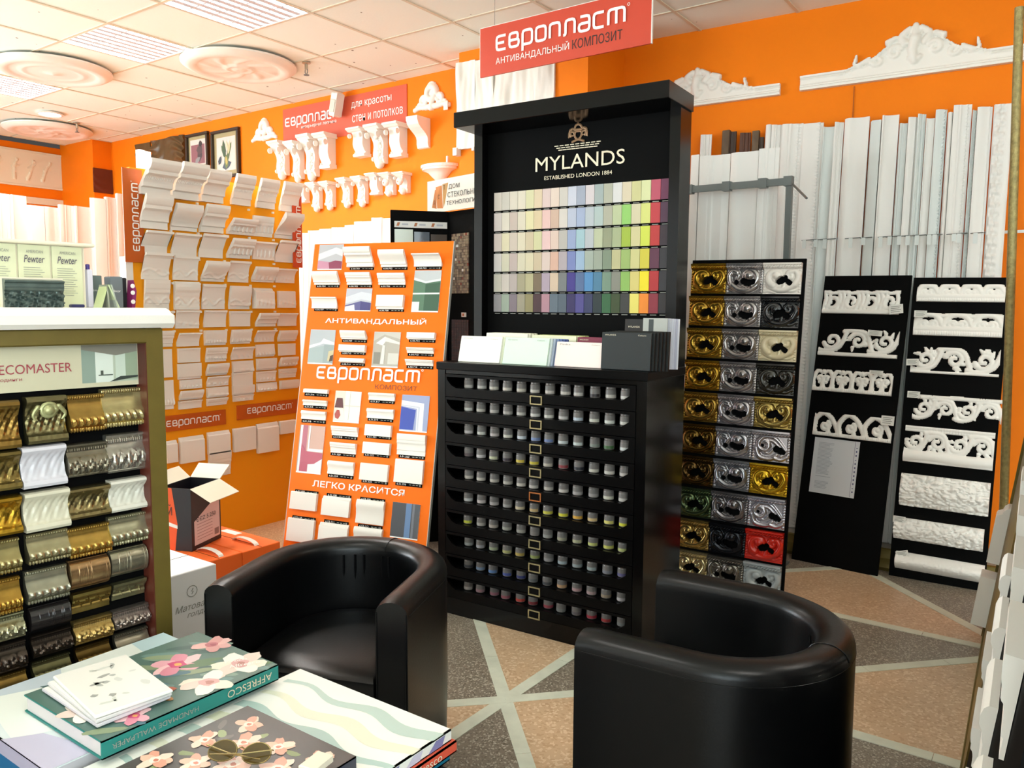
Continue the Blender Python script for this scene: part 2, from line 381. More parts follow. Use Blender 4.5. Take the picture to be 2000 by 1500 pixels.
# measured sizes and places of the small repeated samples, in metres, in each board's own frame
DATA = {"LS":[[[2.412,2.584,1.997,2.174,0.157],[2.598,2.758,1.993,2.183,0.159],[2.782,2.926,1.998,2.173,0.121],[2.991,3.123,2.004,2.179,0.086],[3.169,3.304,2.004,2.177,0.079],[3.348,3.486,2.002,2.181,0.073]],[[2.412,2.569,1.816,1.996,0.097],[2.596,2.76,1.821,1.966,0.084],[2.776,2.925,1.824,1.979,0.102],[2.959,3.127,1.827,1.918,0.092],[3.136,3.289,1.829,1.952,0.034],[3.309,3.45,1.829,1.982,0.128]],[[2.414,2.568,1.681,1.802,0.09],[2.595,2.751,1.68,1.803,0.071],[2.767,2.924,1.679,1.812,0.079],[2.955,3.109,1.685,1.8,0.09],[3.137,3.3,1.687,1.795,0.052],[3.305,3.447,1.679,1.813,0.084]],[[2.416,2.574,1.541,1.686,0.067],[2.601,2.754,1.543,1.679,0.04],[2.779,2.929,1.541,1.658,0.079],[2.959,3.1,1.542,1.668,0.051],[3.128,3.292,1.548,1.641,0.064],[3.306,3.454,1.549,1.637,0.049]],[[2.425,2.572,1.375,1.54,0.031],[2.603,2.757,1.375,1.535,0.035],[2.778,2.928,1.379,1.525,0.037],[2.959,3.105,1.38,1.519,0.039],[3.133,3.273,1.384,1.511,0.041],[3.322,3.46,1.389,1.496,0.012]],[[2.443,2.588,1.272,1.368,0.036],[2.607,2.753,1.269,1.372,0.036],[2.787,2.933,1.273,1.372,0.032],[2.965,3.106,1.275,1.368,0.025],[3.149,3.294,1.272,1.357,0.065],[3.319,3.463,1.273,1.356,0.036]],[[2.461,2.584,1.168,1.258,0.036],[2.612,2.75,1.166,1.244,0.05],[2.788,2.93,1.167,1.255,0.028],[2.966,3.103,1.169,1.256,0.034],[3.141,3.282,1.175,1.249,0.052],[3.317,3.455,1.174,1.245,0.039]],[[2.47,2.578,0.995,1.154,0.012],[2.616,2.755,1.073,1.155,0.019],[2.793,2.931,1.068,1.153,0.031],[2.967,3.119,1.074,1.15,0.043],[3.148,3.284,1.082,1.159,0.014],[3.32,3.453,1.083,1.158,0.014]],[[2.463,2.579,0.814,0.978,0.015],[2.613,2.756,0.977,1.067,0.022],[2.794,2.933,0.987,1.058,0.04],[2.974,3.121,0.987,1.063,0.014],[3.15,3.292,0.997,1.071,0.027],[3.323,3.457,1.012,1.072,0.039]],[[2.623,2.762,0.92,0.973,0.011],[2.796,2.94,0.922,0.981,0.033],[2.971,3.115,0.912,0.992,0.018],[3.148,3.29,0.924,0.99,0.023],[3.321,3.455,0.937,0.996,0.014]],[[2.617,2.76,0.857,0.911,0.036],[2.794,2.933,0.856,0.916,0.021],[2.97,3.122,0.856,0.913,0.023],[3.147,3.294,0.862,0.916,0.017],[3.324,3.469,0.865,0.921,0.026]],[[2.611,2.754,0.805,0.852,0.027],[2.793,2.927,0.807,0.851,0.029],[2.973,3.116,0.817,0.854,0.023]]],"LSbase":[[2.523,2.589,0.632,0.507],[2.606,2.762,0.641,0.491],[2.789,2.938,0.649,0.517],[2.793,2.943,0.524,0.376],[2.965,3.123,0.651,0.507],[3.138,3.3,0.659,0.474],[3.312,3.436,0.658,0.574]],"LSban":[[[2.518,0.809],[2.898,0.808],[2.896,0.73],[2.515,0.73]],[[3.011,0.822],[3.46,0.822],[3.458,0.741],[3.008,0.734]]],"LSside":[[[2.317,2.123],[2.413,2.126],[2.405,1.632],[2.334,1.631]],[[3.469,2.1],[3.498,2.097],[3.494,1.646],[3.421,1.656]]],"ECs":[[0.216,0.369,1.627,1.717,0.066,0.228,0.367,1.614,1.627],[0.412,0.556,1.626,1.702,0.056,0.416,0.557,1.613,1.627],[0.598,0.747,1.626,1.681,0.052,0.605,0.744,1.613,1.626],[0.028,0.179,1.538,1.6,0.043,0.036,0.176,1.524,1.538],[0.224,0.366,1.538,1.594,0.039,0.228,0.367,1.524,1.537],[0.406,0.556,1.538,1.591,0.032,0.413,0.557,1.524,1.537],[0.029,0.18,1.415,1.47,0.032,0.04,0.18,1.403,1.417],[0.409,0.559,1.416,1.484,0.02,0.417,0.56,1.404,1.416],[0.225,0.37,1.262,1.303,0.033,0.226,0.368,1.247,1.261],[0.219,0.371,1.198,1.233,0.019,0.228,0.368,1.185,1.199],[0.229,0.37,1.145,1.167,0.014,0.23,0.37,1.13,1.144],[0.598,0.748,1.27,1.303,0.02,0.605,0.746,1.257,1.27],[0.601,0.745,1.204,1.23,0.013,0.605,0.744,1.19,1.203],[0.601,0.748,1.145,1.172,0.007,0.605,0.748,1.13,1.144],[0.034,0.179,0.984,1.005,0.006,0.035,0.177,0.968,0.984],[0.035,0.177,0.921,0.949,0.009,0.037,0.175,0.906,0.921],[0.033,0.178,0.851,0.894,0.011,0.034,0.177,0.833,0.85],[0.414,0.559,0.967,1.004,0.007,0.417,0.557,0.953,0.967],[0.222,0.372,0.782,0.828,0.008,0.225,0.368,0.766,0.782],[0.414,0.562,0.879,0.927,0.013,0.417,0.558,0.865,0.879],[0.225,0.371,0.697,0.748,0.011,0.226,0.368,0.682,0.696],[0.414,0.559,0.794,0.849,0.005,0.417,0.558,0.781,0.796],[0.414,0.562,0.707,0.763,0.015,0.415,0.556,0.694,0.707],[0.597,0.749,0.716,0.816,0.014,0.607,0.747,0.701,0.716],[0.221,0.37,0.592,0.657,0.013,0.223,0.368,0.575,0.592],[0.409,0.563,0.58,0.661,0.011,0.417,0.562,0.566,0.581],[0.599,0.75,0.586,0.696,0.012,0.604,0.746,0.57,0.586],[0.024,0.178,0.402,0.488,0.009,0.039,0.176,0.482,0.498],[0.212,0.37,0.391,0.484,0.008,0.227,0.367,0.481,0.497],[0.407,0.56,0.373,0.486,0.007,0.419,0.556,0.479,0.497],[0.023,0.18,0.245,0.357,0.007,0.039,0.176,0.351,0.369],[0.209,0.373,0.251,0.355,0.005,0.228,0.366,0.351,0.369],[0.407,0.563,0.263,0.356,0.006,0.422,0.555,0.351,0.369]],"ECp":[[[0.031,1.748],[0.175,1.747],[0.18,1.616],[0.033,1.617]],[[0.6,1.61],[0.745,1.607],[0.747,1.405],[0.602,1.403]],[[0.222,1.52],[0.37,1.52],[0.371,1.405],[0.222,1.405]],[[0.032,1.307],[0.182,1.308],[0.182,1.133],[0.033,1.13]],[[0.407,1.304],[0.555,1.304],[0.556,1.13],[0.409,1.128]],[[0.217,1.003],[0.368,1.004],[0.368,0.85],[0.22,0.846]],[[0.596,1.001],[0.746,1.003],[0.744,0.828],[0.597,0.827]],[[0.033,0.818],[0.18,0.823],[0.177,0.581],[0.029,0.583]],[[0.599,0.486],[0.746,0.496],[0.748,0.326],[0.601,0.325]]],"DM":[[[-0.159,-0.048,1.069,1.171],[-0.153,-0.046,0.94,1.045],[-0.15,-0.042,0.83,0.918],[-0.154,-0.048,0.737,0.815],[-0.156,-0.052,0.645,0.719],[-0.149,-0.053,0.574,0.623],[-0.154,-0.05,0.494,0.547],[-0.15,-0.053,0.421,0.477]],[[-0.245,-0.149,1.065,1.161],[-0.254,-0.146,0.944,1.031],[-0.255,-0.147,0.83,0.913],[-0.259,-0.148,0.727,0.804],[-0.261,-0.157,0.636,0.715],[-0.256,-0.152,0.566,0.623],[-0.257,-0.154,0.485,0.546],[-0.253,-0.161,0.427,0.474]],[[-0.347,-0.248,1.045,1.165],[-0.363,-0.255,0.932,1.038],[-0.362,-0.251,0.818,0.92],[-0.359,-0.255,0.734,0.809],[-0.366,-0.262,0.63,0.713],[-0.362,-0.261,0.551,0.615],[-0.36,-0.26,0.484,0.541],[-0.36,-0.265,0.421,0.47]],[[-0.454,-0.359,1.041,1.161],[-0.465,-0.362,0.937,1.035],[-0.465,-0.365,0.823,0.919],[-0.468,-0.372,0.726,0.81],[-0.471,-0.375,0.622,0.709],[-0.47,-0.371,0.552,0.617],[-0.47,-0.37,0.47,0.541],[-0.47,-0.371,0.413,0.46]]],"ST":[[-1.627,-1.584,2.502],[-1.584,-1.521,2.496],[-1.521,-1.402,2.49],[-1.402,-1.287,2.479],[-1.286,-1.227,2.448],[-1.223,-1.181,2.466],[-1.174,-1.041,2.48],[-1.037,-0.976,2.45],[-0.972,-0.895,2.471],[-0.885,-0.844,2.419],[-0.84,-0.793,2.445],[-0.793,-0.758,2.456],[-0.752,-0.711,2.429],[-0.708,-0.652,2.467],[-0.651,-0.622,2.445],[-0.625,-0.537,2.48],[-0.536,-0.512,2.443],[-0.513,-0.453,2.453],[-0.441,-0.351,2.459]],"ST2":[[-1.907,-1.854,2.282],[-1.848,-1.681,2.27],[-1.667,-1.53,2.27],[-1.505,-1.393,2.276]],"ST3":[[-2.033,-1.965,2.492],[-1.9,-1.844,2.501],[-1.844,-1.805,2.49],[-1.779,-1.716,2.474],[-1.71,-1.66,2.476],[-1.659,-1.634,2.436]],"ST4":[[-5.511,-5.4,2.021],[-5.4,-5.271,2.037],[-5.258,-5.108,2.042],[-5.108,-4.974,2.047],[-4.974,-4.843,2.057],[-4.842,-4.657,2.08],[-4.656,-4.544,2.1],[-4.544,-4.444,2.09]],"ST5":[[3.061,3.201,2.339],[3.2,3.336,2.338],[3.332,3.468,2.264],[3.468,3.599,2.265],[3.6,3.736,2.297],[3.735,3.885,2.298],[3.888,4.022,2.389],[4.023,4.131,2.412],[4.132,4.274,2.456]],"CB":[[-5.955,-5.713,2.83,2.554],[-5.7,-5.52,2.805,2.504],[-5.598,-5.325,2.84,2.509],[-5.401,-5.124,2.829,2.558],[-4.984,-4.72,2.822,2.613],[-4.749,-4.524,2.824,2.54],[-4.534,-4.318,2.814,2.57],[-4.365,-4.083,2.827,2.614]],"CL":[[-5.594,-5.475,2.458,2.295],[-5.462,-5.307,2.455,2.233],[-5.32,-5.144,2.45,2.236],[-5.206,-4.937,2.461,2.242],[-4.954,-4.76,2.459,2.239],[-4.759,-4.6,2.468,2.296],[-4.594,-4.45,2.459,2.284],[-4.439,-4.299,2.45,2.288],[-4.298,-3.879,2.467,2.38]]}
# ------------------------------------------------------------------ the room
def struct(o): o['kind'] = 'structure'; return o
# terrazzo
def terrazzo(name, base, chip, dark, scale):
    m, nt, b = newmat(name); N = nt.nodes.new; L = nt.links.new; tc = N('ShaderNodeTexCoord')
    v = N('ShaderNodeTexVoronoi'); v.inputs['Scale'].default_value = scale; L(tc.outputs['Object'], v.inputs['Vector'])
    cr = N('ShaderNodeValToRGB'); e = cr.color_ramp; e.interpolation = 'CONSTANT'
    e.elements[0].position = 0; e.elements[0].color = base; e.elements[1].position = .62; e.elements[1].color = chip
    k = e.elements.new(.3); k.color = dark; k = e.elements.new(.45); k.color = base; k = e.elements.new(.8); k.color = base
    sp = N('ShaderNodeSeparateColor'); L(v.outputs['Color'], sp.inputs[0]); L(sp.outputs[0], cr.inputs['Fac'])
    nz = N('ShaderNodeTexNoise'); nz.inputs['Scale'].default_value = 3.0; nz.inputs['Detail'].default_value = 6; L(tc.outputs['Object'], nz.inputs['Vector'])
    mr = N('ShaderNodeMapRange'); mr.inputs['To Min'].default_value = .75; mr.inputs['To Max'].default_value = 1.15; L(nz.outputs['Fac'], mr.inputs['Value'])
    mx = N('ShaderNodeMix'); mx.data_type = 'RGBA'; mx.blend_type = 'MULTIPLY'; mx.inputs['Factor'].default_value = 1
    L(cr.outputs['Color'], mx.inputs['A']); L(mr.outputs['Result'], mx.inputs['B']); L(mx.outputs['Result'], b.inputs['Base Color'])
    b.inputs['Roughness'].default_value = .3; return m
TZ_GREY = terrazzo('grey_terrazzo', S('#84796a'), S('#b3aa9b'), S('#6c6255'), 190)
TZ_TAN = terrazzo('tan_terrazzo', S('#cbab88'), S('#dcc2a2'), S('#bf9c78'), 110)
STRIP = mat('pale_marble', S('#d2d5c2'), .3, var=.12, vscale=12)
fl = struct(MB().box(-9.6, 3.2, -3.2, 5.4, -.05, 0).build('floor', TZ_GREY))
P0, Q0 = (-1.604, 2.235), (-.11, 3.78)
for pg in ([P0, (-2.36, 2.99), (-1.604, 3.4)],
           [P0, Q0, (.6, 3.78), (.6, 2.727), (-.75, 2.727), (-1.2, 1.83)],
           [P0, (-1.604, 1.3), (-2.4, 1.44)],
           [Q0, (-.86, 4.53), (-1.0, 4.5), (-1.224, 4.263), (-1.6, 3.88), (-1.604, 3.78)],
           [(-4.2, 2.2), (-3.0, 2.2), (-3.4, 3.6), (-4.2, 3.6)]):
    MB().slab_xy(pg, .0002, .0012).build('floor_slab', TZ_TAN, fl)
_sz = [0]
def strip(a, b, wd=.05):
    _sz[0] += .00012
    a, b = Vector(a), Vector(b); d = (b-a).normalized(); q = Vector((-d.y, d.x))*wd/2; n = max(1, int((b-a).length/.34))
    for i in range(n):
        p = a+(b-a)*(i/n)+d*.001; r = a+(b-a)*((i+1)/n)-d*.001
        MB().slab_xy([tuple(p-q), tuple(r-q), tuple(r+q), tuple(p+q)], .0004, .002+_sz[0]).build('marble_strip', STRIP, fl)
strip((-2.36, 2.99), (-.85, 1.48)); strip((-1.604, 2.235), (-1.604, 3.4)); strip((-1.604, 2.235), (-1.604, 1.3))
strip((-1.604, 2.235), (-.11, 3.78)); strip((-1.604, 2.235), (-2.4, 1.44)); strip((-1.64, 3.84), (-.98, 4.52))
strip((-.11, 3.78), (-.86, 4.53)); strip((-1.604, 3.78), (-.11, 3.78)); strip((-.75, 2.727), (.6, 2.727))
# walls
def wall(name, x0, x1, y0, y1, z0=0, z1=3.4, m=ORANGE): return struct(MB().box(x0, x1, y0, y1, z0, z1).build(name, m))
wall('wall_back', -8.7, -3.0, 4.72, 4.9)
def slant(name, a, b, th, z1, m):
    a, b = Vector(a), Vector(b); d = (b-a).normalized(); q = Vector((-d.y, d.x))*th
    return struct(MB().slab_xy([tuple(a), tuple(b), tuple(b+q), tuple(a+q)], 0, z1).build(name, m))
wr = slant('wall_right', (-2.7, 4.938), (3.2, 5.204), .15, 3.4, ORANGE)
struct(MB().box(-3.63, -2.6, 4.46, 5.1, 0, 3.4).build('trim_1', ORANGE))
struct(MB().box(-9.4, -8.7, 4.52, 4.9, 0, 3.4).build('trim_2', ORANGE))
wall('wall_left', -9.55, -9.4, -3.2, 4.9, 0, 3.125)
wall('wall_front', -9.6, 3.2, -3.3, -3.2, 0, 3.4, WHITE2)
wall('wall_side', 3.2, 3.3, -3.3, 5.4, 0, 3.4, WHITE2)
SEAM = mat('wall_seam', S('#a8560a'), .6)
MB().box(-1.152, -1.148, 5.002, 5.006, 2.3, 2.68).build('seam', SEAM, wr)
# plinth the mouldings stand on
struct(MB().box(-2.5, 3.0, 4.62, 4.95, 0, .12).build('trim_3', mat('plinth', S('#8d8f86'), .5)))
bb = struct(MB().prism_x([(4.62, 0), (4.60, 0), (4.59, .02), (4.6, .05), (4.595, .07), (4.607, .085), (4.607, .115), (4.62, .12)], -2.5, 3.0).build('baseboard_right', GOLDW, None, None, True))
# ceiling: grid of tiles
CEILM, nt, b = newmat('ceiling_tile'); N = nt.nodes.new; L = nt.links.new
tc = N('ShaderNodeTexCoord'); v = N('ShaderNodeTexVoronoi'); v.voronoi_dimensions = '2D'; v.inputs['Scale'].default_value = 5.5
oi = N('ShaderNodeObjectInfo'); va = N('ShaderNodeVectorMath'); va.operation = 'SCALE'; va.inputs[3].default_value = 37.0
cx = N('ShaderNodeCombineXYZ'); L(oi.outputs['Random'], cx.inputs[0]); L(oi.outputs['Random'], cx.inputs[1]); L(cx.outputs[0], va.inputs[0])
ad = N('ShaderNodeVectorMath'); L(tc.outputs['Object'], ad.inputs[0]); L(va.outputs[0], ad.inputs[1]); L(ad.outputs[0], v.inputs['Vector'])
sp = N('ShaderNodeSeparateColor'); L(v.outputs['Color'], sp.inputs[0])
mu = N('ShaderNodeMath'); mu.operation = 'MULTIPLY'; mu.inputs[1].default_value = .13; L(sp.outputs[0], mu.inputs[0])
lt = N('ShaderNodeMath'); lt.operation = 'LESS_THAN'; L(v.outputs['Distance'], lt.inputs[0])
sb = N('ShaderNodeMath'); sb.operation = 'SUBTRACT'; sb.inputs[1].default_value = .078; L(mu.outputs[0], sb.inputs[0]); L(sb.outputs[0], lt.inputs[1])
mx = N('ShaderNodeMix'); mx.data_type = 'RGBA'; mx.inputs['A'].default_value = S('#f0f5ea'); mx.inputs['B'].default_value = S('#6a5c48')
L(lt.outputs[0], mx.inputs['Factor']); L(mx.outputs['Result'], b.inputs['Base Color']); b.inputs['Roughness'].default_value = .8
nz = N('ShaderNodeTexNoise'); nz.inputs['Scale'].default_value = 60; L(tc.outputs['Object'], nz.inputs['Vector'])
bn = N('ShaderNodeBump'); bn.inputs['Strength'].default_value = .12; bn.inputs['Distance'].default_value = .004; L(nz.outputs['Fac'], bn.inputs['Height']); L(bn.outputs['Normal'], b.inputs['Normal'])
TBAR = mat('ceiling_rail', S('#d9ceb6'), .5)
ce = struct(MB().box(-9.6, 3.4, -3.3, 5.5, CEIL+.22, CEIL+.3).build('ceiling', mat('slab_above', S('#55504a'), .9)))
tile = MB().box(-.292, .292, -.292, .292, 0, .015).mesh('ceiling_tile', CEILM)
lampcells = {(round((x-GX)/.6-.5), round((y-GY)/.6-.5)) for x, y, k in LAMPS+LAMPS2}
for j in range(-8, 13):
    for i in range(-11, 4):
        if (j, i) in lampcells: continue
        x, y = GX+.6*(j+.5), GY+.6*(i+.5)
        if x < -9.05 and y < 4.4: continue
        o = put('ceiling_tile', tile, ce, (x, y, CEIL+.004+random.uniform(0, .0015)))
for j in range(-8, 14):
    x = GX+.6*j; MB().box(x-.010, x+.010, -3.2, 5.3, CEIL, CEIL+.022).build('ceiling_rail', TBAR, ce)
for i in range(-11, 4):
    y = GY+.6*i; MB().box(-8.98, 3.2, y-.010, y+.010, CEIL+.0004, CEIL+.0224).build('ceiling_rail', TBAR, ce)
# luminaires: housing, louvre blades, tubes
HOUS = mat('luminaire_housing', S('#f2efe8'), .35); LOUV = mat('louvre_aluminium', S('#c9c9ce'), .5)
TUBE = emit('lamp_tube', (1, .96, .88, 1), 9)
hm = MB().box(-.295, .295, -.295, .295, .10, .11).box(-.295, -.285, -.295, .295, 0, .10).box(.285, .295, -.295, .295, 0, .10).box(-.285, .285, -.295, -.285, 0, .10).box(-.285, .285, .285, .295, 0, .10).mesh('housing', HOUS)
lm = MB()
for k in range(1, 8):
    x = -.285+.57*k/8; lm.add([(x-.022, -.284, .004), (x+.022, -.284, .004), (x+.022, .284, .004), (x-.022, .284, .004), (x-.003, -.284, .04), (x+.003, -.284, .04), (x+.003, .284, .04), (x-.003, .284, .04)], [(0, 1, 2, 3), (7, 6, 5, 4), (0, 4, 5, 1), (1, 5, 6, 2), (2, 6, 7, 3), (3, 7, 4, 0)])
for k in range(1, 4):
    y = -.285+.57*k/4; lm.box(-.284, .284, y-.006, y+.006, .006, .04)
lm = lm.mesh('louvre', LOUV); tm = MB()
for k in range(4): tm.tube([(-.27, -.21+.14*k, .065), (.27, -.21+.14*k, .065)], .013, 8)
tm = tm.mesh('tube', TUBE)
LN = ['square louvred ceiling light over the paintings, next to the round relief rosette', 'largest square louvred ceiling light, cut by the top edge of the picture', 'square louvred ceiling light half hidden by the plain flat rosette', 'louvred ceiling light over the gold framed cabinet, outside the picture', 'louvred ceiling light almost above the camera, outside the picture', 'louvred ceiling light near the side window, outside the picture', 'louvred ceiling light by the window behind the camera, outside the picture', 'louvred ceiling light beyond the edge-on board, outside the picture', 'louvred ceiling light nearest the far street window, outside the picture']
for q, (x, y, k) in enumerate(LAMPS+LAMPS2):
    t = thing('ceiling_light', LN[q], 'ceiling light', at(x, y, CEIL), 'recessed ceiling lights')
    put('housing', hm, t); put('louvre', lm, t); put('tube', tm, t)
# round downlight
t = thing('downlight', 'small round glowing downlight in the ceiling near the far left wall', 'ceiling light', at(-7.843, 3.695, CEIL-.012))
MB().lathe([(.105, .012), (.115, 0), (.095, -.004), (.085, .004)], 24).build('bezel', HOUS, t, None, True)
MB().lathe([(.086, .0035), (.05, -.006), (0, -.009)], 24).build('diffuser', emit('downlight_glow', (1, .95, .85, 1), 14), t, None, True)
# ceiling rosettes
def rosette(name, label, x, y, r, carved, slope=0):
    nr, na = 26, 96; V = []; F = []
    for i in range(nr):
        q = i/(nr-1); rr = r*(1-q)
        for k in range(na):
            a = 2*math.pi*k/na; h = .012+.03*math.sin(min(q*6, 1)*math.pi/2)
            if q > .16: h = .03+.012*math.exp(-((q-.22)/.05)**2)
            if carved: h += (.009*max(0, math.cos(a*8+q*9))*math.exp(-((q-.5)/.22)**2)+.016*math.exp(-((q-.95)/.1)**2)+.014*math.exp(-((q-.78)/.04)**2))
            else: h += .006*math.exp(-((q-.5)/.04)**2)+.015*math.exp(-((q-1)/.12)**2)
            V.append((rr*math.cos(a), rr*math.sin(a), -h))
    for i in range(nr-1):
        for k in range(na): F.append((i*na+k, i*na+(k+1) % na, (i+1)*na+(k+1) % na, (i+1)*na+k))
    b0 = len(V); V += [(r*math.cos(2*math.pi*k/na), r*math.sin(2*math.pi*k/na), 0) for k in range(na)]
    for k in range(na): F.append((b0+k, b0+(k+1) % na, (k+1) % na, k))
    m = MB().add(V, F); o = m.build(name, WHITE, None, at(x, y, CEIL-.012), True)
    return tag(o, label, 'ceiling rosette')
rosette('ceiling_rosette', 'round white ceiling rosette with carved relief, brightly lit', -5.08, 3.73, .40, True)
rosette('ceiling_rosette', 'plain flat round ceiling rosette beside the half hidden light', -6.33, 3.02, .40, False)
rosette('ceiling_rosette', 'pale round rosette farthest away, just under the glowing downlight', -8.5, 3.98, .40, True)
TAGR = mat('dark_red_tag', S('#6e2436'), .5)
# sprinklers and sensor
def sprinkler(x, y, label):
    t = thing('sprinkler', label, 'sprinkler', at(x, y, CEIL))
    MB().lathe([(.03, 0), (.03, -.008), (.012, -.012), (.012, -.05), (0, -.05)], 12).build('body', CHROME, t, None, True)
    MB().tube([(-.012, 0, -.05), (-.014, 0, -.07), (0, 0, -.085)], .003, 6).tube([(.012, 0, -.05), (.014, 0, -.07), (0, 0, -.085)], .003, 6).build('yoke', GREYST, t)
    MB().lathe([(0, -.084), (.02, -.086), (.02, -.09), (0, -.09)], 12).build('deflector', GREYST, t)
sprinkler(-4.671, 3.997, 'small ceiling sprinkler between the carved rosette and the corbel wall'); sprinkler(-8.036, 4.033, 'small ceiling sprinkler next to the farthest rosette')
t = thing('motion_sensor', 'small white motion sensor in the angle of ceiling and orange wall', 'sensor', at(-5.04, 4.66, CEIL-.02) @ Matrix.Rotation(R_(14), 4, 'Y'))
MB().box(-.035, .035, -.06, .02, -.19, 0, None, .01).build('body', WHITE, t, None, True)
MB().box(-.026, .026, -.066, -.058, -.16, -.06, None, .003).build('lens', mat('sensor_lens', S('#d8d0c4'), .3), t)

WFR = mat('window_frame', S('#e4e2dc'), .4)
for q, (x, y, z, rz, sx, sz, wt) in enumerate(ADDED_WINDOWS):     # frames of the windows added for fill light, all outside the picture
    o = struct(put('window_%d' % (q+1), None, None, Matrix.Translation((x, y, z)) @ Matrix.Rotation(R_(rz), 4, 'Z')))
    for a in (-sx/2-.03, 0, sx/2+.03): MB().box(a-.03, a+.03, -.02, .06, -sz/2, sz/2).build('window_frame', WFR, o)
    for a in (-sz/2-.03, sz/2+.03): MB().box(-sx/2-.06, sx/2+.06, -.02, .06, a-.03, a+.03).build('window_frame', WFR, o)
# ------------------------------------------------------------------ black paint display: drawers of sample pots below, colour chart above
MY = board_frame(-2.348, 2.735, 0, 2.9)
t = thing('paint_display', 'tall black paint display with a colour chart above rows of pot drawers', 'display cabinet', MY)
W = 1.008; D = .40
MB().box(0, .040, 0, D, 0, 1.122).box(W-.043, W, 0, D, 0, 1.122).box(.04, W-.043, D-.015, D, 0, 1.122).box(.04, W-.043, .006, D-.015, 0, .077).box(.04, W-.043, .004, .06, 1.106, 1.122).build('carcass', BLACKG, t)
MB().box(-.004, W+.004, -.006, D, 1.122, 1.157, None, .003).build('countertop', BLACK, t)
def fill_plate(outer, holes, y0, y1, name, m, parent, mt=None):
    bm = bmesh.new(); E = []
    for loop in [outer]+holes:
        vs = [bm.verts.new((p[0], y0, p[1])) for p in loop]
        E += [bm.edges.new((vs[i], vs[(i+1) % len(vs)])) for i in range(len(vs))]
    r = bmesh.ops.triangle_fill(bm, use_beauty=True, use_dissolve=False, edges=E)
    g = bmesh.ops.extrude_face_region(bm, geom=bm.faces[:])
    for v in g['geom']:
        if isinstance(v, bmesh.types.BMVert): v.co.y = y1
    bmesh.ops.recalc_face_normals(bm, faces=bm.faces); me = bpy.data.meshes.new(name); bm.to_mesh(me); bm.free(); me.materials.append(m)
    return put(name, me, parent, mt) if parent is not None else me
PITCH = .1025
front = fill_plate([(.043, .002), (W-.046, .002), (W-.046, PITCH-.001), (.043, PITCH-.001)],
                   [[(.048, .090), (.052, .075), (.075, .052), (.10, .041), (.905, .041), (.935, .060), (.937, .090)]], 0, .016, 'drawer', BLACK, None)
tray = MB().box(.045, W-.048, .016, D-.02, .034, .040).mesh('tray', BLACKM)
holder = MB().box(-.029, .029, -.004, 0, -.019, -.014).box(-.029, .029, -.004, 0, .014, .019).box(-.029, -.024, -.004, 0, -.014, .014).box(.024, .029, -.004, 0, -.014, .014).mesh('label_holder', None)
HB = mat('brass_holder', S('#a89a72'), .35, .7); HC = mat('copper_holder', S('#b06a3a'), .35, .7)
hm_b = holder.copy(); hm_b.materials.append(HB); hm_c = holder.copy(); hm_c.materials.append(HC)
JARB = mat('pot_plastic', S('#756e69'), .3); JARL = mat('pot_lid', S('#3c3836'), .4)
jar = MB().lathe([(.0205, 0), (.0215, .004), (.0215, .034), (.0195, .037), (.0205, .038), (.0205, .045), (.018, .046), (0, .046)], 14).mesh('paint_pot', JARB, True)
band = MB()
P = [(.0219*math.cos(a), .0219*math.sin(a), z) for z in (.003, .015) for a in [math.pi*(1.02+.96*k/10) for k in range(11)]]
band.add(P, [(k, k+1, 12+k, 11+k) for k in range(10)]); band = band.mesh('colour_label', TINT, True)
plab = MB(); P = [(.02175*math.cos(a), .02175*math.sin(a), z) for z in (.016, .032) for a in [math.pi*(1.1+.8*k/8) for k in range(9)]]
plab.add(P, [(k, k+1, 10+k, 9+k) for k in range(8)]); plab = plab.mesh('printed_label', mat('pot_label', S('#6a6460'), .5), True)
JC = ['#c9c2ba #cdc7be #d2c9b9 #d0c6b8 #cfc5b5 #d3cabd #d0c5bb #d8cec2 #cfc8c0 #2b2024 #d5ccc0 #dcd6cf'.split(),
      '#dfdbd2 #c9c2b5 #c4bdb4 #bdb5ac #cfc8be #dcd8d0 #d8d2c6 #cfc8c4 #c2ccd8 #e1dfce #e0e2d8 #ddd8ce'.split(),
      '#cfc5c4 #dfdcd2 #c9bcb8 #dedac9 #d5dbe2 #7f94c4 #6f83b5 #d8dede #d4dcd8 #8f978c #3f6a36 #dfe0dc'.split(),
      '#6a5a5c #d2cac8 #d7d6b0 #33202e #e0c23e #dcc634 #cabfae #9a3038 #22202c #d3ccbc #d6cfc4 #d0c6be'.split(),
      '#cfc3b6 #d2c8b9 #c8beb0 #c6bdb0 #d5cabc #cfc5ba #c9c0b4 #d6cdc2 #b4aca8 #a8a09c #d9d4c0 #cfc8c0'.split(),
      '#d2d0ce #d6c8c4 #bfb5b0 #b0aaa4 #d8c4a0 #d9b67c #e2d64a #efe436 #efb23a #eac88a #efe07a #f2ea3a'.split(),
      '#dfe04a #bdb6ac #c2b4a6 #b8b6a8 #b4aca0 #8e8680 #a4a29c #a8a48a #c8c49a #d8d878 #dcd868 #c8cc80'.split(),
      '#b2b4b0 #b4b2b8 #b4bc98 #c6c07a #c8a84e #a8b060 #a09a98 #b0bcc0 #a2acac #aab6b4 #8a8a94 #6a6494'.split(),
      '#46444a #8aa0c0 #6e94cc #5664b0 #3a3f80 #6a6a6a #4a4a4c #d2a274 #cfa0a0 #caa8a6 #b09a80 #cfc4c4'.split(),
      '#c8bcb4 #b88a94 #b07080 #a85a68 #d8483a #8e2a30 #b04450 #8c8a86 #70686a #b83040 #c03a3a #8c8c8a'.split()]
ROWN = ['top', 'second', 'third', 'fourth', 'fifth', 'sixth', 'seventh', 'eighth', 'ninth', 'bottom']
